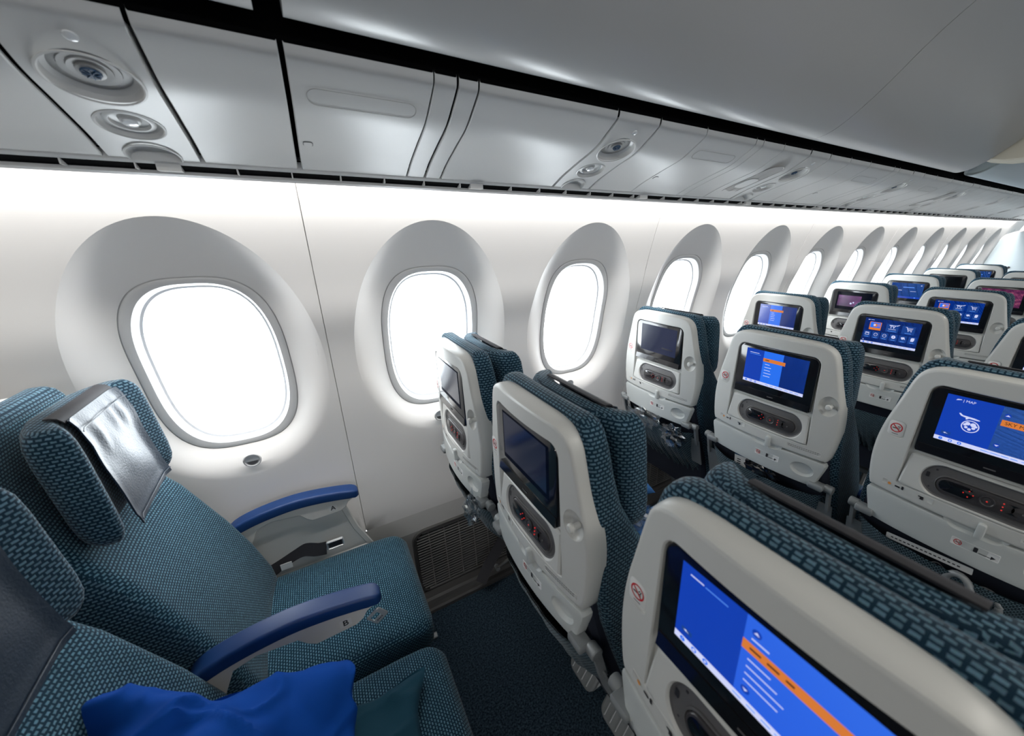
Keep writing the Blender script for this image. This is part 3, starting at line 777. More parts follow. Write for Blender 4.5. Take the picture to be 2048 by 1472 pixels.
def display(kind, parent):
    mb = MB(); mats = []
    def mi(k):
        if k not in mats: mats.append(k)
        return mats.index(k)
    def rect(u0, v0, u1, v1, k, d=1, r=0):
        if r:
            L0 = rrect((u0 + u1) / 2 * DW, (v0 + v1) / 2 * DH, (u1 - u0) * DW, (v1 - v0) * DH, r, 3); mb.flat([su(a / DW, b / DH, d) for a, b in L0], mi(k))
        else: mb.flat([su(u0, v0, d), su(u1, v0, d), su(u1, v1, d), su(u0, v1, d)], mi(k))
    def disc(u, v, r, k, d=2, n=16): mb.flat([su(u + r * math.cos(2 * math.pi * i / n) / DW, v + r * math.sin(2 * math.pi * i / n) / DH, d) for i in range(n)], mi(k))
    def txt(s, u, v, size, k, d=3, bold=0):
        V, F = text_faces(s, size, bold); mb.add([su(u + p[0] / DW, v + p[1] / DH, d) for p in V], F, mi(k))
    def poly(P, k, d=3): mb.flat([su(u, v, d) for u, v in P], mi(k))
    def bar():
        rect(0, 0, 1, .085, 'e_white', 1)
        for u in (.06, .145, .225): disc(u, .043, .0033, 'e_mid', 2); 
        txt('?', .06, .043, .0055, 'e_white'); disc(.145, .043, .0018, 'e_white', 3); disc(.225, .043, .0014, 'e_white', 3)
        for u in (.40, .48, .56, .63, .72, .80, .88): rect(u, .035, u + .05, .05, 'e_light', 2)
    if kind == 'menu':
        rect(0, 0, 1, 1, 'g_blue', 0); rect(0, .085, .30, 1, 'e_deep', 1); rect(.30, .085, .62, 1, 'e_mid', 1)
        rect(.30, .70, .66, .80, 'e_orange', 2); bar()
        rect(.06, .885, .22, .90, 'e_white', 3); rect(.06, .845, .25, .855, 'e_light', 3)
        for k in range(5): rect(.34, .62 - k * .085, .34 + (.08, .11, .10, .12, .11)[k], .635 - k * .085, 'e_white', 3)
        rect(.335, .74, .40, .76, 'ink', 3)
    elif kind == 'map':
        rect(0, 0, 1, 1, 'g_lblue', 0); rect(0, .085, .45, 1, 'e_deep', 1)
        rect(.47, .62, 1, .74, 'e_orange', 2); txt('SKY MAP', .60, .68, .0095, 'ink'); bar()
        txt('| MAP', .19, .92, .0075, 'e_white'); poly([(.08, .905), (.13, .93), (.12, .94), (.09, .935)], 'e_white')
        # globe with land patches and an aircraft over it
        disc(.26, .44, .0135, 'e_white', 2, 28); disc(.26, .44, .0118, 'e_deep', 3, 28)
        for (a, b, r_) in ((-.025, .05, .004), (.02, .045, .0045), (.03, -.02, .003), (-.03, -.03, .0028), (.0, -.06, .003), (.045, .02, .0025), (-.045, .02, .0028)): disc(.26 + a, .44 + b, r_, 'e_white', 4, 7)
        poly([(.14, .665), (.155, .665), (.175, .635), (.27, .625), (.315, .608), (.32, .595), (.30, .588), (.21, .595), (.165, .612), (.15, .635)], 'e_white')
        poly([(.205, .60), (.235, .598), (.215, .565), (.205, .565)], 'e_white')
        for v_, s_ in ((.83, 1), (.215, -1)):
            disc(.50, v_, .0045, 'e_deep', 2); poly([(.482, v_ - .012 * s_), (.518, v_ - .012 * s_), (.50, v_ + .018 * s_)], 'e_white')
        rect(.045, .145, .13, .215, 'e_tile', 2, .001); poly([(.065, .18), (.085, .195), (.085, .187), (.11, .17), (.085, .175), (.085, .165)], 'e_white')
        for k in range(8): rect(.45 + k * .065, .035, .49 + k * .065, .045, 'e_light', 2)
    elif kind == 'list':
        rect(0, 0, 1, 1, 'g_blue', 0); rect(0, .085, .40, 1, 'e_deep', 1); rect(.40, .085, 1, 1, 'g_mblue', 1)
        rect(.40, .62, 1, .73, 'e_orange', 2); bar()
        for a, b in ((.44, .50), (.53, .59), (.62, .66)): rect(a, .665, b, .685, 'ink', 3)
        for k, (a, b) in enumerate(((.44, .56), (.44, .60), (.44, .64), (.44, .62))): rect(a, .54 - k * .085, b, .553 - k * .085, 'e_white', 3)
        rect(.44, .78, .53, .795, 'e_white', 3)
        for v_, s_ in ((.87, 1), (.19, -1)):
            disc(.46, v_, .0045, 'e_deep', 2); poly([(.445, v_ - .012 * s_), (.475, v_ - .012 * s_), (.46, v_ + .018 * s_)], 'e_white')
        rect(.06, .90, .15, .915, 'e_white', 3); rect(.16, .895, .30, .905, 'e_light', 3)
        rect(.045, .155, .12, .215, 'e_tile', 2, .001); poly([(.06, .185), (.08, .20), (.08, .19), (.10, .175), (.08, .178), (.08, .17)], 'e_white')
    elif kind == 'icons':
        rect(0, 0, 1, 1, 'g_blue', 0); bar()
        poly([(.05, .93), (.075, .95), (.075, .94), (.10, .94), (.10, .925), (.075, .925), (.075, .91)], 'e_white'); rect(.11, .925, .17, .94, 'e_white', 3)
        for k, u in enumerate((.10, .41, .69)):
            rect(u, .55, u + .22, .86, 'e_orange' if k == 0 else 'e_tile', 2, .002)
        rect(.115, .64, .305, .845, 'e_mid', 3, .0015); rect(.175, .68, .245, .80, 'e_orange', 4, .0015); disc(.195, .74, .004, 'e_white', 5)
        for a in (.26, .28): rect(a, .69, a + .01, .80, 'e_orange', 5)
        txt('TV', .52, .745, .015, 'e_white', 3, .0003)
        poly([(.455, .82), (.60, .82), (.585, .80), (.465, .80)], 'e_white'); poly([(.585, .82), (.64, .86), (.645, .85), (.60, .80)], 'e_white')
        rect(.455, .655, .59, .67, 'e_white', 3); rect(.45, .585, .60, .60, 'e_light', 3)
        # shopping cart
        poly([(.745, .81), (.765, .81), (.79, .70), (.86, .70), (.86, .712), (.80, .712), (.775, .825), (.745, .825)], 'e_white')
        for k in range(3): rect(.785, .785 - k * .028, .875 - k * .006, .795 - k * .028, 'e_white', 3)
        disc(.80, .675, .0016, 'e_white', 3); disc(.85, .675, .0016, 'e_white', 3); rect(.75, .585, .86, .60, 'e_light', 3)
        for k in range(6):
            u = .025 + k * .163; rect(u, .23, u + .135, .49, 'e_tile', 2, .0015); rect(u + .03, .255, u + .105, .27, 'e_light', 3)
            c_ = (u + .068, .385)
            if k == 0:
                rect(u + .03, .33, u + .105, .42, 'e_white', 3); rect(u + .038, .345, u + .097, .40, 'e_tile', 4); rect(u + .03, .43, u + .105, .445, 'e_white', 3)
            elif k in (1, 2):
                disc(*c_, .0068, 'e_white', 3); disc(*c_, .0056, 'e_tile', 4); disc(c_[0] - .012, c_[1] + .012, .0009, 'e_white', 5); disc(c_[0] + .012, c_[1] + .012, .0009, 'e_white', 5)
            elif k == 3: disc(*c_, .0068, 'e_white', 3, 20); txt('i', c_[0], c_[1], .010, 'e_tile', 4, .0003)
            elif k == 4:
                disc(c_[0] - .015, c_[1] + .015, .0035, 'e_white', 3, 7); disc(c_[0] + .012, c_[1] + .02, .0038, 'e_white', 3, 6); disc(c_[0] - .005, c_[1] - .02, .003, 'e_white', 3, 5); disc(c_[0] + .03, c_[1] - .015, .0022, 'e_white', 3, 6)
            else: rect(u + .04, .32, u + .09, .44, 'e_white', 3, .001); rect(u + .052, .35, u + .10, .455, 'e_white', 4, .001)
        poly([(.03, .14), (.045, .165), (.045, .145), (.06, .14), (.045, .125)], 'e_white')
    elif kind == 'plum':
        rect(0, 0, 1, 1, 'e_dim', 0); rect(.05, .18, .72, .80, 'n_plum', 1); disc(.45, .36, .006, 'e_white', 2, 6); disc(.52, .42, .005, 'e_white', 2, 5); disc(.10, .66, .003, 'e_ash', 2)
    elif kind == 'city':
        rect(0, 0, 1, 1, 'n_pink', 0)
    elif kind == 'sky':
        rect(0, 0, 1, 1, 'g_pale', 0); rect(.38, .70, .72, .74, 'e_light', 1); rect(.12, .50, .36, .53, 'e_white', 1); rect(.62, .46, .80, .48, 'e_white', 1); rect(0, 0, 1, .12, 'e_deep', 1); rect(.78, .04, .83, .09, 'e_light', 2); rect(.90, .85, .94, .89, 'e_white', 2)
    elif kind == 'dimblue':
        rect(0, 0, 1, 1, 'e_dim', 0); rect(.02, .10, .95, .96, 'e_dimmid', 1)  # unlit screen: faint blue reflection put in as emission
    elif kind == 'dusk':
        rect(0, 0, 1, 1, 'e_dusk', 0); rect(.62, .20, .92, .26, 'e_dimmid', 1)
    else: rect(0, 0, 1, 1, 'black', 0)
    lo, hi = su(0, 0), su(1, 1)
    o = mb.build('display', mats, parent, uv=lambda c: ((.091 - c.y) / DW, (c.z - DZ0) / DH))
    # face every element towards the viewer behind the seat
    bm = bmesh.new(); bm.from_mesh(o.data)
    for f in bm.faces:
        if f.normal.x > 0: f.normal_flip()
        f.smooth = False
    bm.to_mesh(o.data); bm.free()
    return o

def nosmoke(mb, y, z, x, r, base=0):
    """red ring and bar over a cigarette: material slots base+0 red, base+1 ink"""
    n = 32
    P = lambda rr, k, d=0: (x - d, y + rr * math.cos(2 * math.pi * k / n), z + rr * math.sin(2 * math.pi * k / n))
    V = [P(r, k) for k in range(n)] + [P(r * .80, k) for k in range(n)]
    mb.add(V, [(k, (k + 1) % n, n + (k + 1) % n, n + k) for k in range(n)], base)
    def bar(ax, az, bx, bz, w, mi, d):
        L = math.hypot(bx - ax, bz - az); nx, nz = -(bz - az) / L * w, (bx - ax) / L * w
        mb.flat([(x - d, y - (ax + nx), z + az + nz), (x - d, y - (bx + nx), z + bz + nz), (x - d, y - (bx - nx), z + bz - nz), (x - d, y - (ax - nx), z + az - nz)], mi)
    bar(-r * .62, -r * .12, r * .35, -r * .12, r * .10, base + 1, .0001)
    bar(r * .42, -r * .12, r * .52, -r * .12, r * .10, base + 1, .0001); bar(r * .42, r * .02, r * .55, r * .38, r * .06, base + 1, .0001); bar(r * .15, r * .15, r * .38, r * .42, r * .06, base + 1, .0001)
    bar(-r * .62, r * .62, r * .62, -r * .62, r * .10, base, .0002)

def build_placards(parent, kind):
    s = MB(); L0 = rrect(.157, .988, .030, .037, .007, 6); xb = bowx(.157)
    s.loft([[(x + xb, *p) for p in inset(L0, i)] for i, x in ((0, .002), (0, .0008), (.0008, .0004))], False, True, mi=0)
    nosmoke(s, .157, .9905, .0002 + xb, .0118, 1)
    s.flat([(.0003 + xb, *p) for p in rrect(.157, .9745, .012, .0012, .0004, 1)], 2)
    s.build('no_smoking_sign', ['white', 'red', 'ink'], parent)
    s = MB()
    for (yy, zz, ww, hh) in ((.104, .8465, .098, .015),):
        s.loft([[smap(x, *p) for p in inset(rrect(yy, zz, ww, hh, .002, 3), i)] for i, x in ((0, .0005), (.0005, -.0008), (.0012, -.0004))], False, True)
        s.flat([smap(-.0009, *p) for p in circ(.138, .846, .0036, 12)], 1); s.flat([smap(-.0009, *p) for p in rrect(.122, .846, .010, .004, .001, 2)], 2)
        s.flat([smap(-.0009, *p) for p in rrect(.112, .8475, .004, .009, .001, 2)], 2); s.flat([smap(-.0009, *p) for p in rrect(.077, .847, .010, .003, .001, 2)], 2); s.flat([smap(-.0009, *p) for p in rrect(.075, .843, .006, .006, .001, 2)], 2)
    s.build('life_vest_placard', ['shell', 'orangep', 'ink'], parent)
    s = MB(); s.loft([[smap(x, *p) for p in inset(rrect(-.122, .842, .088, .0125, .002, 3), i)] for i, x in ((0, .0005), (.0005, -.0008), (.0012, -.0003))], False, True)
    for k in range(14): s.flat([smap(-.0006, *p) for p in rrect(-.084 - k * .0057, .845, .0042, .0014, .0003, 1)], 1); s.flat([smap(-.0006, *p) for p in rrect(-.084 - k * .0057, .8405, .0045, .0014, .0003, 1)], 1)
    s.build('instruction_placard', ['shell', 'graphite'], parent)

def build_hook(parent):
    h = MB(); xb = bowx(.157)
    h.lathe([(.0055, .010), (.0055, -.002), (.0078, -.004), (.0085, -.008), (.0062, -.0115), (.0003, -.0125)], lambda a, b, q: (q + xb, -.160 + a, .990 + b), 20); h.build('coat_hook', 'shell', parent)

def build_tray(parent):
    L0 = crom([(0, .8165), (.09, .8165), (.16, .8165), (.177, .815), (.181, .806), (.176, .785), (.168, .757), (.163, .741), (.152, .7345), (.08, .7335), (0, .7335)], 4)
    L0 = L0 + [(-a, b) for a, b in reversed(L0[1:-1])]; L0 = resample(L0, 120); c = (0, .776)
    mb = MB(); A = lambda i: ring_by_angle(inset(L0, i) if i else L0, c, 144)
    a3 = A(.005)
    loops = [[smap(.026, *p) for p in A(.004)], [smap(.022, *p) for p in A(0)], [smap(.004, *p) for p in A(0)], [smap(.0008, *p) for p in A(.0015)], [smap(0, *p) for p in a3]]
    for u in (.25, .5, .75, .93): loops.append([smap(0, p[0] + (c[0] - p[0]) * u, p[1] + (c[1] - p[1]) * u) for p in a3])
    mb.loft(loops); o = mb.build('tray_table', 'tray', parent, ang=32)
    c3 = MB(); Ls = stadium(-.018, .829, .098, .046, 10); c3.loft([[smap(x, *p) for p in inset(Ls, i)] for x, i in ((-.004, 0), (.0, 0), (.006, .006))])
    c4 = MB(); c4.lathe([(1, -.004), (1, .0), (.93, .005), (.75, .0085), (.0005, .0095)], lambda a, b, h: smap(h, -.128 + a * .031, .778 + b * .021), 40, cap0=True)
    cut(o, [c3, c4], ang=32)
    q = MB(); Lq = stadium(-.018, .829, .102, .050, 10); q.loft([[smap(x, *p) for p in inset(Lq, i)] for x, i in ((.0008, 0), (.0015, .0025), (.0052, .008))], False, True); q.build('latch_recess', 'tray', o, ang=32)
    l = MB(); l.loft([[smap(x, *p) for p in inset(rrect(-.026, .827, .0135, .037, .005, 5), i)] for i, x in ((.001, .008), (0, .004), (0, -.006), (.001, -.008), (.003, -.0088))], False, True); l.build('tray_latch', 'tray', o)
    s = MB(); s.loft([[smap(x, *p) for p in inset(rrect(-.028, .7785, .074, .0185, .002, 3), i)] for i, x in ((0, .0005), (.0004, -.0008), (.001, -.0004))], False, True)
    nosmoke(s, -.002, .7785, -.0007, .0066, 1)
    s.flat([smap(-.0009, *p) for p in rrect(-.030, .7785, .0065, .012, .0015, 2)], 2); s.flat([smap(-.0009, *p) for p in rrect(-.044, .774, .018, .0014, .0005, 1)], 2)
    s.flat([smap(-.0009, -.053, .779), smap(-.0009, -.060, .7765), smap(-.0009, -.053, .7705)], 2)
    s.build('tray_placard', ['white', 'red', 'ink'], o)
    for sg in (1, -1):
        a = MB(); y = sg * .176
        a.box((.020, y * .97, .743), (.030, .040, .018), bev=.004)
        a.lathe([(.0115, 0), (.0125, .002), (.0125, .020), (.0105, .022)], lambda p, q, h: (.030 + p, y + sg * (h + .012), .742 + q), 20, cap0=True)
        a.loft([[(x, y + sg * d, z) for x, z in ((.024, .74), (.042, .74), (.062, .66), (.046, .66))] for d in (.020, .028)])
        a.loft([[(x0_ + (.685 - z) * .30, y + sg * yy, z) for yy, z in rrect(.012, .620, .046, .120, .004, 3)] for x0_ in (.046, .050)])
        a.build('tray_arm', 'greymetal', parent)
    return o

def xsec(xf, xb, w, rf, rb, dish=0, wing=0, n=40):
    """horizontal section of a cushion: front at xf, back at xb, half width w"""
    P = []
    m = 10
    for k in range(m + 1):                      # front right corner
        a = R(90 - 90 * k / m); P.append((xf - rf + rf * math.sin(a), -(w - rf + rf * math.cos(a))))
    for k in range(m + 1):
        a = R(90 * k / m); P.append((xb + rb - rb * math.sin(a), -(w - rb + rb * math.cos(a))))
    P = P[: 2 * m + 2]
    Q = [(x, -y) for x, y in reversed(P)]
    F = [(xf, -(w - rf) + 2 * (w - rf) * k / 16) for k in range(1, 16)]
    Bk = [(xb, (w - rb) - 2 * (w - rb) * k / 8) for k in range(1, 8)]
    L = P + [(xb, -(w - rb) + 2 * (w - rb) * k / 8) for k in range(1, 8)] + Q + [(xf, (w - rf) - 2 * (w - rf) * k / 16) for k in range(1, 16)]
    out = []
    for x, y in L:
        t = abs(y) / w; fr = max(0, min(1, (x - xb) / max(xf - xb, 1e-6)))
        x += fr * (-dish * (1 - t * t)) + wing * max(0, (t - .45) / .55) ** 1.6 * (.9 + .1 * fr)
        out.append((x, y))
    return out
def cushion_loft(secs):
    """secs: (z, xf, xb, w, rf, rb, dish, wing)"""
    mb = MB(); mb.loft([[(x, y, z) for x, y in xsec(*s[1:])] for z, s in ((s[0], s) for s in secs)]); return mb
def build_cushions(parent):
    S = []
    rows = [(.40, .305, .160, .195, .020), (.44, .322, .150, .210, .0), (.50, .318, .140, .212, 0), (.60, .292, .110, .210, 0), (.70, .258, .078, .206, 0), (.78, .226, .056, .201, 0), (.85, .198, .046, .196, 0), (.90, .168, .041, .193, 0),
            (.95, .135, .038, .189, 0), (1.00, .110, .036, .184, 0), (1.06, .094, .036, .176, 0), (1.11, .089, .036, .166, 0), (1.140, .085, .036, .156, 0), (1.155, .080, .038, .146, 0), (1.163, .072, .042, .134, 0), (1.1655, .063, .049, .120, 0)]
    for z, xf, xb, w, _ in rows:
        r = min(.034, (xf - xb) * .45); S.append((z, xf, xb, w, r, min(.016, r * .6), .014 if .45 < z < .95 else .003, 0))
    b = cushion_loft(S).build('backrest', ['fabric2', 'fabric'], parent, ang=60)
    for p_ in b.data.polygons:
        if p_.normal.x > .55 and p_.center.z < 1.13: p_.material_index = 1
    S = []
    for t, e in ((0, 1), (.02, .72), (.06, .38), (.12, .12), (.25, 0), (.5, 0), (.75, 0), (.88, .10), (.94, .34), (.98, .68), (1, 1)):
        z = .925 + .229 * t; xb = .106 + .012 * e + .02 * (1 - t); xf = .170 + .014 * (1 - t) - .022 * e; w = .168 - .018 * e - .008 * t
        r = (xf - xb) * .42; S.append((z, xf, xb, w, r, r * .7, .004, .036))
    h = cushion_loft(S).build('headrest', 'fabric2', parent, ang=60)
    # leather cover over the headrest, stitched bands at top and hem
    cv = MB(); nu, nv = 25, 30; top = []
    for th in (0, -.0028):
        G = []
        for j in range(nv + 1):
            t = j / nv; z = 1.150 - .224 * t
            row = []
            for i in range(nu + 1):
                y = -.098 + .196 * i / nu
                x = lerp1(z, [.92, .95, 1.0, 1.06, 1.10, 1.13, 1.145, 1.158], [.205, .200, .194, .187, .183, .177, .171, .165]) + .010 * max(0, (abs(y) - .08) / .03)
                nzv = noise.noise(Vector((y * 16, z * 11, 1.7))); x += .0045 * nzv * math.sin(math.pi * min(1, t * 1.1)) + .0018 * math.sin(y * 95 + nzv * 5) * max(0, 1 - abs(t - .22) / .22)
                if t < .10: x += .0012
                if t > .93: x += .0012
                zz = z + .006 * math.sin((i / nu - .5) * 2.2) * t
                row.append((x + th, y, zz))
            G.append(row)
        top.append(G)
    V = [p for G in top for r_ in G for p in r_]; N = (nu + 1) * (nv + 1); F = []
    ix = lambda g, j, i: g * N + j * (nu + 1) + i
    for j in range(nv):
        for i in range(nu):
            F.append((ix(0, j, i), ix(0, j, i + 1), ix(0, j + 1, i + 1), ix(0, j + 1, i))); F.append((ix(1, j, i), ix(1, j + 1, i), ix(1, j + 1, i + 1), ix(1, j, i + 1)))
    for i in range(nu): F += [(ix(0, 0, i), ix(1, 0, i), ix(1, 0, i + 1), ix(0, 0, i + 1)), (ix(0, nv, i), ix(0, nv, i + 1), ix(1, nv, i + 1), ix(1, nv, i))]
    for j in range(nv): F += [(ix(0, j, 0), ix(0, j + 1, 0), ix(1, j + 1, 0), ix(1, j, 0)), (ix(0, j, nu), ix(1, j, nu), ix(1, j + 1, nu), ix(0, j + 1, nu))]
    cv.add(V, F)
    # flap lying back over the top
    cv.loft([[(x, y, z) for y in (-.098, -.05, 0, .05, .098)] + [(x, y, z - .0028) for y in (.098, .05, 0, -.05, -.098)] for x, z in ((.1695, 1.1495), (.163, 1.1575), (.154, 1.1600), (.147, 1.1598))], mi=1)
    cv.build('leather_cover', ['leather', 'web'], h, ang=50)
    s = MB(); z0 = 1.140; 
    for zz in (1.128, .936):
        s = MB()
        x = lerp1(zz, [.92, .95, 1.0, 1.06, 1.10, 1.13, 1.145, 1.158], [.205, .200, .194, .187, .183, .177, .171, .165]) + .0016
        s.tube([(x + .010 * max(0, (abs(y) - .08) / .03) + .0014, y, zz + .006 * math.sin((y / .196) * 2.2) * (1.158 - zz) / .232) for y in [-.097 + .0194 * k for k in range(11)]], .0011, 5)
        s.build('stitched_band', 'leather', h)
    # seat cushion
    mb = MB(); L0 = rrect(.47, 0, .450, .424, (.050, .02, .02, .050), 8); L0 = [(p[0], p[1]) for p in rrect(.47, 0, .45, .424, (.05, .03, .03, .05), 8)]
    def cz(x, y): return .018 * max(0, 1 - ((x - .47) / .24) ** 2) * (1 - (y / .22) ** 2) - .012 * max(0, (x - .58) / .12) ** 2
    loops = []
    base = resample(L0, 128)
    for ins, z in ((.03, .330), (.012, .338), (.002, .36), (0, .385), (0, .418), (.004, .434), (.013, .446), (.028, .453), (.05, .456), (.09, .458), (.13, .459), (.17, .459), (.2, .459)):
        if ins <= .05: Q = inset(base, ins)
        else:
            q5 = inset(base, .05); u = (ins - .05) / .16; Q = [(p[0] + (.47 - p[0]) * u, p[1] * (1 - u)) for p in q5]
        loops.append([(x, y, z + (cz(x, y) if z > .43 else 0)) for x, y in Q])
    mb.loft(loops); mb.build('seat_cushion', 'fabric', parent, ang=60)
def build_armrest(parent, letter, side=1):
    top = crom([(.236, .648), (.262, .665), (.32, .680), (.40, .688), (.47, .683), (.53, .673), (.562, .665)], 4)
    n = len(top); loops = []
    for i, (x, z) in enumerate(top):
        t = .030 if i < n - 2 else .028
        w = .0245
        if i == 0: w *= .8
        L = rrect(0, 0, 2 * w, t, (.0065, .0065, .004, .004), 4)
        loops.append([(x, side * .230 + a, z - t / 2 + b) for a, b in L])
    x, z = top[-1]
    for k in range(1, 6):
        a = R(90 * k / 6); s_ = math.cos(a); loops.append([(x + .018 * math.sin(a), side * .230 + p[0] * (.25 + .75 * s_), z - .015 - .004 * math.sin(a) + p[1] * (.35 + .65 * s_)) for p in rrect(0, 0, .049, .028, (.0065, .0065, .004, .004), 4)])
    mb = MB(); mb.loft(loops); a_ = mb.build('armrest', 'armblue', parent, ang=40)
    # grey carrier below with the seat letter
    Lb = [(.255, .640)] + [(x_, z_ - .029) for x_, z_ in top[3:-1]] + [(.560, .636), (.545, .628), (.535, .612), (.52, .603), (.44, .600), (.425, .612), (.41, .632), (.34, .640), (.30, .628), (.27, .56), (.25, .52), (.22, .52), (.225, .60)]
    mb = MB(); mb.loft([[(x_, side * .230 + d, z_) for x_, z_ in (inset(Lb, i))] for d, i in ((-.020, .0015), (-.0185, 0), (.0185, 0), (.020, .0015))]); c = mb.build('arm_carrier', 'sidepanel', a_, ang=30)
    mb = MB(); mb.flat([(x_, side * .230 - .0203, z_) for x_, z_ in rrect(.500, .622, .024, .021, .002, 3)], 0)
    V, F = text_faces(letter, .021, .0004); mb.add([(.500 + p[0], side * .230 - .0207, .622 + p[1]) for p in V], F, 1)
    q = mb.build('seat_letter', ['service', 'ink'], a_)
    bm = bmesh.new(); bm.from_mesh(q.data)
    for f in bm.faces:
        if f.normal.y > 0: f.normal_flip()
    bm.to_mesh(q.data); bm.free()
def build_window_side(parent):
    """moulded side panel under the window armrest"""
    L = [(.22, .42), (.225, .60), (.25, .642), (.32, .652), (.42, .655), (.50, .650), (.535, .62), (.56, .52), (.60, .42)]
    mb = MB(); mb.loft([[(x, y, z) for x, z in inset(L, i)] for y, i in ((.222, .006), (.219, 0), (.2165, .003), (.2165, .016), (.2185, .018), (.2185, .03))][::-1]); mb.build('side_panel', 'sidepanel', parent, ang=30)
def build_lower(parent):
    # knitted literature pocket, gathered along its lower edge
    mb = MB(); nu, nv = 96, 18; V = []; F = []
    for j in range(nv + 1):
        t = j / nv
        for i in range(nu + 1):
            s_ = i / nu; y = -.188 + .376 * s_; z = .705 - .235 * t - .012 * math.sin(math.pi * s_) * (1 - t)
            g = t ** 2.2
            ruf = (math.sin(s_ * 92 + 2.2 * noise.noise(Vector((s_ * 9, 0, 3)))) * .007 + noise.noise(Vector((s_ * 30, t * 4, 2))) * .008) * g
            bulge = .052 * math.sin(math.pi * min(1, .30 + t * .62)) * (1 - (2 * s_ - 1) ** 4)
            x = .048 + .105 * t - bulge + ruf + .004 * noise.noise(Vector((s_ * 8, t * 5, 1)))
            z += .008 * math.sin(s_ * 46 + 1) * g
            V.append((x, y, z))
    for j in range(nv):
        for i in range(nu): a = j * (nu + 1) + i; F.append((a, a + 1, a + nu + 2, a + nu + 1))
    V2 = [(x + .003, y, z) for x, y, z in V]; N = len(V); F2 = [tuple(reversed([q + N for q in f])) for f in F]
    mb.add(V + V2, F + F2); mb.build('literature_pocket', 'pocketfab', parent, ang=70)
    # dark lower back cover
    mb = MB(); mb.loft([[(x, y, z) for x, y in ((xf, -w), (xf, w), (xb + .01, w), (xb, w - .01), (xb, -w + .01), (xb + .01, -w))] for z, xf, xb, w in ((.36, .20, .165, .20), (.45, .19, .140, .20), (.58, .15, .100, .20), (.70, .10, .052, .19), (.80, .06, .032, .18), (.83, .055, .032, .178))]); mb.build('lower_back_cover', 'darkfab', parent)
    # seat pan, beam, legs
    mb = MB(); mb.box((.455, 0, .325), (.44, .42, .03), bev=.006); mb.build('seat_pan', 'graphite', parent)
    mb = MB(); mb.tube([(.30, -.225, .285), (.30, .225, .285)], .024, 14); mb.tube([(.60, -.225, .285), (.60, .225, .285)], .020, 14); mb.build('cross_beam', 'greymetal', parent)
    for sx, tag_ in ((.30, 0), (.60, 1)):
        mb = MB(); mb.tube([(sx, .10, .285), (sx + (.10 if not tag_ else -.02), .10, .02)], .014, 10); mb.tube([(sx - .02, .10, .012), (sx + .14, .10, .012)], .010, 8); mb.build('leg', 'greymetal', parent)
def build_footrest(parent):
    """two ribbed pedals on a centre stem"""
    for y in (.105, -.055):
        mb = MB(); s_ = 1 if y > 0 else -1
        rr = (.045, .045, .006, .006) if s_ > 0 else (.006, .006, .045, .045)
        L0 = rrect(0, 0, .105, .118, .010, 6)
        L0 = [(a, b) for a, b in rrect(0, y, .115, .118, ((.045, .008, .008, .045))[0:4] if False else .028, 6)]
        mp = lambda a, b, h: (.262 + a * .55 + h * .8, b, .135 + a * .80 - h * .55)
        mb.loft([[mp(a, b, h) for a, b in inset(L0, i)] for i, h in ((.006, -.010), (0, -.006), (0, .006), (.004, .010))][::-1])
        for k in range(4):
            b0 = y - .036 + k * .024
            mb.tube([mp(-.045, b0, -.011), mp(.045, b0, -.011)], .0022, 6, mi=1)
        mb.build('footrest_pedal', ['greymetal', 'chrome'], parent, ang=30)
    mb = MB(); mb.box((.275, .025, .15), (.03, .034, .05), bev=.004); mb.tube([(.285, .025, .16), (.34, .025, .30)], .012, 10); mb.build('footrest_stem', 'metal', parent)

def make_seat(col):
    root = empty('airline_seat', (0, 0, 0))
    if True:
        build_shell(root); build_console(root); build_placards(root, 0); build_hook(root); build_tray(root)
    build_cushions(root); build_lower(root); build_monitor(root)
    build_footrest(root)
    return root
KINDS = {}
base = make_seat('A')
def seat(col, row, screen, label):
    if (col, row) == ('A', 0): r_ = base
    else: r_ = copy_tree(base)
    r_.location = (X0(row), YC[col], 0)
    tag(r_, label, 'seat', 'airline seats in rows of three')
    for ch in r_.children:
        if ch.name.split('.')[0] == 'headrest' and row > 0: ch.location.x = -.026; ch.location.z = -.004      # pushed home on the empty rows ahead
        if ch.name.split('.')[0] == 'monitor':
            if screen not in KINDS: KINDS[screen] = display(screen, ch)
            else:
                d = KINDS[screen].copy(); COL.objects.link(d); d.parent = ch
    return r_
ARM = {}
def arm(col, root):
    if col not in ARM:
        t = bpy.data.objects.new('t', None); build_armrest(t, col); ARM[col] = t
        if col == 'A': build_window_side(t)
    for c in ARM[col].children: copy_tree(c, root)
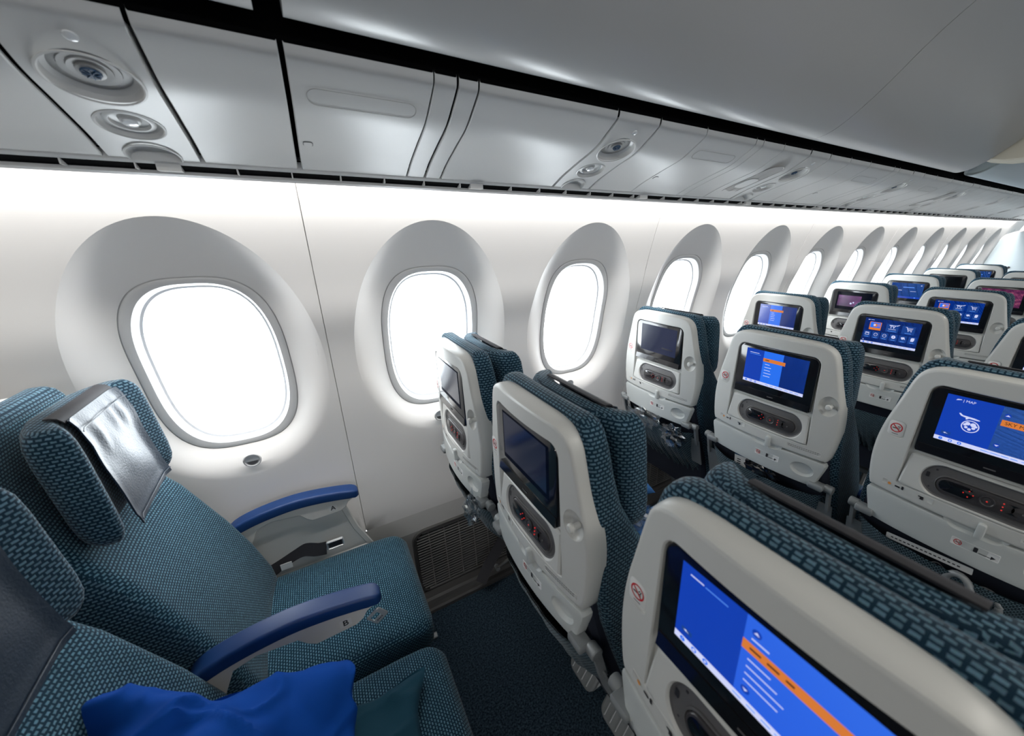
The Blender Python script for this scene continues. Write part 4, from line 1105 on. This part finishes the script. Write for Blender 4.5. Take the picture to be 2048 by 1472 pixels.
SEATS = [
 ('A', 0, 'off', 'window seat seen from the front, its leather headrest cover shining in the daylight'),
 ('A', 1, 'dimblue', 'seat back right in front of the second window, its screen dark with window glare'),
 ('A', 2, 'dusk', 'window seat back with a hazy dim screen and clear bags in its pocket'),
 ('A', 3, 'menu', 'window seat back with a small pale blue menu, second seat before the far windows'),
 ('A', 4, 'plum', 'window seat back whose dark screen shows a small plum coloured picture'),
 ('A', 5, 'sky', 'window seat back whose screen shows plain blue with a faint white line'),
 ('A', 6, 'off', 'window seat back with a wholly black screen in the second last row'),
 ('A', 7, 'sky', 'farthest window seat back, glowing blue before the pale partition'),
 ('B', 0, 'off', 'seat in the lower left corner under the blue pillow, its dark cover in shade'),
 ('B', 1, 'dimblue', 'middle seat back with a dark unlit screen above the silver footrest'),
 ('B', 2, 'menu', 'middle seat back with bright blue language menu and a white card in its pocket'),
 ('B', 3, 'icons', 'middle seat back with the large home menu of icon tiles'),
 ('B', 4, 'icons', 'middle seat back with the smaller home menu of icon tiles, one row further on'),
 ('B', 5, 'city', 'middle seat back whose screen shows a pink city picture at the right edge'),
 ('B', 6, 'off', 'farthest middle seat back, a sliver with a black screen at the right edge'),
 ('C', 1, 'list', 'huge aisle seat back in the lower right corner with a blue list and orange bar'),
 ('C', 2, 'map', 'aisle seat back with the globe and sky map page on its screen'),
 ('C', 3, 'menu', 'aisle seat back at the right edge showing only the left end of its lit screen'),
]
roots = {}
for c, j, s_, lb in SEATS:
    roots[c, j] = seat(c, j, s_, lb)
for (c, j), r_ in roots.items(): arm(c, r_)
def purge(o):
    for ch in list(o.children): purge(ch)
    bpy.data.objects.remove(o)
for t in ARM.values(): purge(t)
# rows seen from the front do not show the back furniture's footrest
for k in (('A', 1), ('A', 2)):
    for ch in list(roots[k].children):
        if ch.name.startswith('footrest'): bpy.data.objects.remove(ch)

# ================================================================== LOOSE THINGS
def cloth_blob(name, c, sx, sy, sz, m, label, cat, seed=0, rot=0, fold=.012, tilt=0, n=64, droop=0):
    """stuffed cushion: two sheets joined at a pinched edge seam, with folds running in from the corners"""
    mb = MB(); V = []
    def S(u, v, top):
        e = (max(0, 1 - abs(u) ** 3.2) ** .5) * (max(0, 1 - abs(v) ** 3.2) ** .5)
        x = sx * u * (1 - .07 * (1 - v * v)); y = sy * v * (1 - .07 * (1 - u * u))
        q = Vector((x * 6 + seed, y * 6, seed * .7))
        w = x * 9 + y * 5 + 2.5 * noise.noise(q)
        r1 = 1 - abs(math.sin(w * 1.6 + seed)); r2 = 1 - abs(noise.noise(Vector((x * 8 - y * 3, y * 11 + seed, 4)))) * 2.4
        d = fold * (1.0 * noise.noise(q * 1.2) + .5 * noise.noise(q * 2.4) + .55 * r1 ** 2 * (.5 + noise.noise(q)) + .25 * max(0, r2) ** 3)
        edge = .35 + .65 * e
        z = (sz * e + d * edge) if top else -(sz * .75 * e + .3 * d * e)
        x += .5 * d * noise.noise(q * 2.1) * 1.2; y += .03 * noise.noise(Vector((x * 7, y * 7, seed))) * (abs(u) ** 6 + abs(v) ** 6)
        x += .03 * noise.noise(Vector((y * 7, x * 5, seed + 3))) * (abs(u) ** 6 + abs(v) ** 6)
        z -= droop * max(0, u) ** 3
        return x, y, z
    N = n + 1
    for top in (1, 0):
        for j in range(N):
            for i in range(N): V.append(S(-1 + 2 * i / n, -1 + 2 * j / n, top))
    F = []
    for j in range(n):
        for i in range(n):
            a = j * N + i; F.append((a, a + 1, a + N + 1, a + N)); b = a + N * N; F.append((b, b + N, b + N + 1, b + 1))
    for k in range(n):
        for a, b_ in ((k, k + 1), ((k + 1) * N - 1, (k + 2) * N - 1), (n * N + k + 1, n * N + k), ((k + 1) * N, k * N)):
            F.append((a, a + N * N, b_ + N * N, b_))
    ca, sa = math.cos(rot), math.sin(rot); ct, st = math.cos(tilt), math.sin(tilt)
    V = [(x * ct + z * st, y, -x * st + z * ct) for x, y, z in V]
    V = [(x * ca - y * sa, x * sa + y * ca, z) for x, y, z in V]
    mb.add(V, F); o = mb.build(name, m, None, ang=75, loc=c)
    return tag(o, label, cat)
cloth_blob('pillow', (-.235, -.665, .688), .19, .195, .080, 'blue', 'crumpled bright blue pillow lying on the nearest seat', 'pillow', 3, rot=.06, fold=.058, tilt=R(30))
cloth_blob('blanket', (-.16, -.665, .510), .20, .195, .045, 'teal', 'dark teal folded blanket showing under the blue pillow', 'blanket', 8, rot=-.05, fold=.035, tilt=R(6))
cloth_blob('pillow', (.84, -.16, .515), .15, .16, .055, 'paleblueclo', 'blue pillow on the window seat behind the first seat backs', 'pillow', 5, fold=.02)
cloth_blob('pillow', (.80, -.57, .53), .16, .18, .065, 'paleblueclo', 'mid blue pillow on the middle seat glimpsed between two seat backs', 'pillow', 11, fold=.02)

def crumple(name, c, r, m, label, cat, seed, n=26, sc3=(1, 1, 1)):
    mb = MB(); V = []; nv = n // 2
    for j in range(nv + 1):
        ph = -math.pi / 2 + math.pi * j / nv
        for i in range(n):
            th = 2 * math.pi * i / n; d = Vector((math.cos(ph) * math.cos(th), math.cos(ph) * math.sin(th), math.sin(ph)))
            rr = r * (.72 + .55 * noise.noise(d * 2.4 + Vector((seed, 0, 0))) + .5 * abs(noise.noise(d * 6 + Vector((0, seed, 0)))))
            V.append((d.x * rr * sc3[0], d.y * rr * sc3[1], d.z * rr * sc3[2]))
    F = [(j * n + i, j * n + (i + 1) % n, (j + 1) * n + (i + 1) % n, (j + 1) * n + i) for j in range(nv) for i in range(n)]
    mb.add(V, F); o = mb.build(name, m, None, ang=12, loc=c); tag(o, label, cat); return o
crumple('plastic_bag', (.262, -.305, .735), .050, 'wrap', 'clear crumpled plastic bag sticking out beside the seat back at the second window', 'plastic bag', 1, sc3=(.4, .7, 1))
crumple('plastic_bag', (.72, -.46, .63), .060, 'wrap', 'clear plastic wrapper on the mid blue pillow between the seat backs', 'plastic bag', 6, sc3=(1, 1, .6))
crumple('plastic_bag', (1.135, -.10, .700), .075, 'wrap', 'long clear plastic bag in the pocket of the hazy screen seat', 'plastic bag', 3, sc3=(.22, 1.3, .55))
crumple('plastic_bag', (1.140, -.245, .672), .060, 'wrap', 'crinkled clear packet with black lining in the right side of the pocket', 'plastic bag', 9, sc3=(.3, 1.1, .8))
crumple('headset_packet', (1.145, -.245, .665), .048, 'black', 'shiny black wrapped headset inside the crinkled packet', 'headset', 14, sc3=(.25, 1.1, .8))
crumple('headset_packet', (1.150, -.60, .695), .050, 'black', 'black wrapped headset in the pocket beside the white and navy safety card', 'headset', 17, sc3=(.25, 1.2, .6))
crumple('headset_packet', (.262, -.28, .66), .04, 'blue', 'small blue packet in the pocket beside the window seat back', 'packet', 21, sc3=(.4, 1, .8)) if False else None

# safety card in the second row pocket
def card(loc, w, h, label, txt=None, tilt=0):
    root = empty('safety_card', loc, label, 'safety card')
    def mp(a, b, d): 
        c_, s_ = math.cos(tilt), math.sin(tilt); return (-d, a * c_ - b * s_, a * s_ + b * c_)
    mb = MB(); mb.loft([[mp(a, b, d) for a, b in rrect(0, 0, w, h, .003, 3)] for d in (0, .0012)]); mb.build('card', 'white', root)
    mb = MB(); mb.flat([mp(a, b, .0014) for a, b in rrect(0, h / 2 - h * .16, w, h * .32, .001, 2)]); mb.build('blue_band', 'navy', root)
    if txt:
        V, F = text_faces(txt, h * .26, .0005); mb = MB(); mb.add([mp(-p[0] + w * .14, p[1] + h / 2 - h * .16, .0017) for p in V], F); mb.build('card_title', 'white', root)
        mb = MB(); nosmoke(mb, -.012, -.008, -.0016, .011, 0); mb.build('card_symbol', ['red', 'ink'], root)
        mb = MB()
        for k in range(3): mb.flat([mp(a, b, .0016) for a, b in rrect(w * .28, -h * .02 - k * .008, w * .18, .0035, .001, 1)])
        mb.build('card_text', 'ink', root)
    return root
card((1.118 + .05, -.535, .700), .075, .070, 'white and navy safety card in the pocket below the bright language menu', 'B787', -.10)
mb = MB(); mb.loft([[(x, a, b) for a, b in rrect(0, 0, .155, .016, .002, 3)] for x in (0, .001)]); cc = mb.build('folded_leaflet', 'white', loc=(1.155, -1.01, .702)); cc.rotation_euler = (R(-4), 0, 0); tag(cc, 'white folded leaflet in the pocket below the sky map screen', 'leaflet')
mb = MB()
for k in range(16): mb.flat([(-.0006, .065 - k * .008 + a, b) for a, b in rrect(0, 0, .005, .003, .0005, 1)])
mb.build('print', 'ink', cc)
# headphones hanging in the pocket of the sky map seat
hp = empty('headphones', (1.15, -1.075, .668), 'grey headphones with thin black cable in the pocket below the sky map screen', 'headphones')
for k, (dy, dz, dx) in enumerate(((0, 0, -.012), (-.045, -.016, .004))):
    mb = MB(); mb.tube([(dx + .006 * math.cos(2 * math.pi * a / 20), dy + .021 * math.cos(2 * math.pi * a / 20), dz + .028 * math.sin(2 * math.pi * a / 20)) for a in range(21)], .0075, 10, caps=False); mb.build('ear_cushion', 'greymetal', hp)
    mb = MB(); mb.flat([(dx + .003, dy + a, dz + b) for a, b in circ(0, 0, .018, 20, .025)]); mb.build('speaker_cloth', 'graphite', hp)
mb = MB(); mb.tube(crom([(0, .02, .01), (-.01, .04, .03), (-.005, .055, .01), (.01, .045, -.03), (.02, .05, -.06)], 5), .0014, 6); mb.build('cable', 'ink', hp)
crumple('plastic_bag', (1.12, -1.16, .585), .045, 'wrap', 'crinkled clear wrapper at the bottom of the pocket below the sky map seat', 'plastic bag', 30, sc3=(.5, 1.6, .4))

# seat belt lying along the window edge of the near seat
sb = empty('seat_belt', (-.17, .075, .46), 'black seat belt with metal buckle lying beside the near window seat cushion', 'seat belt')
def ribbon(pts, w, m, name, parent, th=.0016, side=Vector((0, .25, 1))):
    mb = MB(); P = [Vector(p) for p in crom(pts, 5)]; loops = []
    for i, p in enumerate(P):
        t = (P[min(i + 1, len(P) - 1)] - P[max(i - 1, 0)]).normalized(); s_ = side.normalized(); s_ = (s_ - t * s_.dot(t)).normalized(); n_ = t.cross(s_)
        loops.append([p + s_ * w / 2 + n_ * th, p - s_ * w / 2 + n_ * th, p - s_ * w / 2 - n_ * th, p + s_ * w / 2 - n_ * th])
    mb.loft(loops); return mb.build(name, m, parent, ang=30)
ribbon([(-.11, .010, .0), (-.07, .012, .022), (-.03, .012, .038), (.0, .010, .040), (.03, .008, .026), (.055, .006, .022)], .042, 'web', 'webbing', sb)
mb = MB(); mb.box((-.055, -.012, .022), (.030, .0015, .022)); mb.build('care_label', 'white', sb)
mb = MB(); L0 = rrect(0, 0, .052, .032, .006, 4); mb.loft([[(.082 + a, .004 - d, .030 + b) for a, b in inset(L0, i)] for i, d in ((0, 0), (.002, .006), (.004, .007))] + [[(.082 + a, .004 - .002, .030 + b) for a, b in inset(L0, .006)]], False, True); mb.build('buckle', 'chrome', sb, ang=30)
mb = MB(); mb.flat([(.082 + a, .004 - .0035, .030 + b) for a, b in inset(L0, .0065)]); mb.build('buckle_slot', 'ink', sb)
# diamond buckle tag at the B armrest
tg = empty('belt_tongue', (-.008, -.386, .610), 'silver diamond shaped belt tongue hanging by the seat letter B', 'belt tongue')
mb = MB(); L0 = rrect(0, 0, .034, .034, .004, 4); Hh = rrect(-.003, .003, .020, .014, .003, 4)
ca, sa = math.cos(R(35)), math.sin(R(35)); mpd = lambda p, d: ((p[0] * ca - p[1] * sa), -d, (p[0] * sa + p[1] * ca))
c_ = (-.003, .003)
mb.loft([[mpd(p, d) for p in ring_by_angle(L, c_, 48)] for L, d in ((L0, 0), (L0, .002), (inset(L0, .0008), .0025), (Hh, .0025), (Hh, 0), (L0, 0))], False, False); mb.build('plate', 'chrome', tg, ang=30)
mb = MB()
for k in range(4): mb.flat([mpd(p, .0027) for p in rrect(-.008 + k * .004, -.0095, .0028, .003, .0005, 1)])
mb.build('stamping', 'ink', tg)

# dark strap and silver damper strut at the wall foot, beneath the window seat of the first row
st = empty('damper_strut', (.53, .06, .04), 'silver damper strut leaning under the first window seat back', 'strut')
mb = MB(); mb.tube([(-.05, .035, .015), (-.01, .0, .07), (.02, -.03, .12)], .006, 12); mb.tube([(0, -.01, .083), (.045, -.055, .165)], .011, 12); mb.build('cylinder', 'metal', st)
mb = MB(); mb.lathe([(.010, -.012), (.010, .012)], lambda a, b, h: (-.052 + a, .037 + h, .013 + b), 14, cap0=True); mb.build('eyelet', 'greymetal', st)
wb = ribbon([(.385, .055, .060), (.43, .075, .11), (.50, .085, .19), (.57, .09, .30)], .045, 'web', 'tie_down_strap', None, side=Vector((1, -.5, 0)))
tag(wb, 'wide black strap running from the floor rail to the first window seat', 'strap')
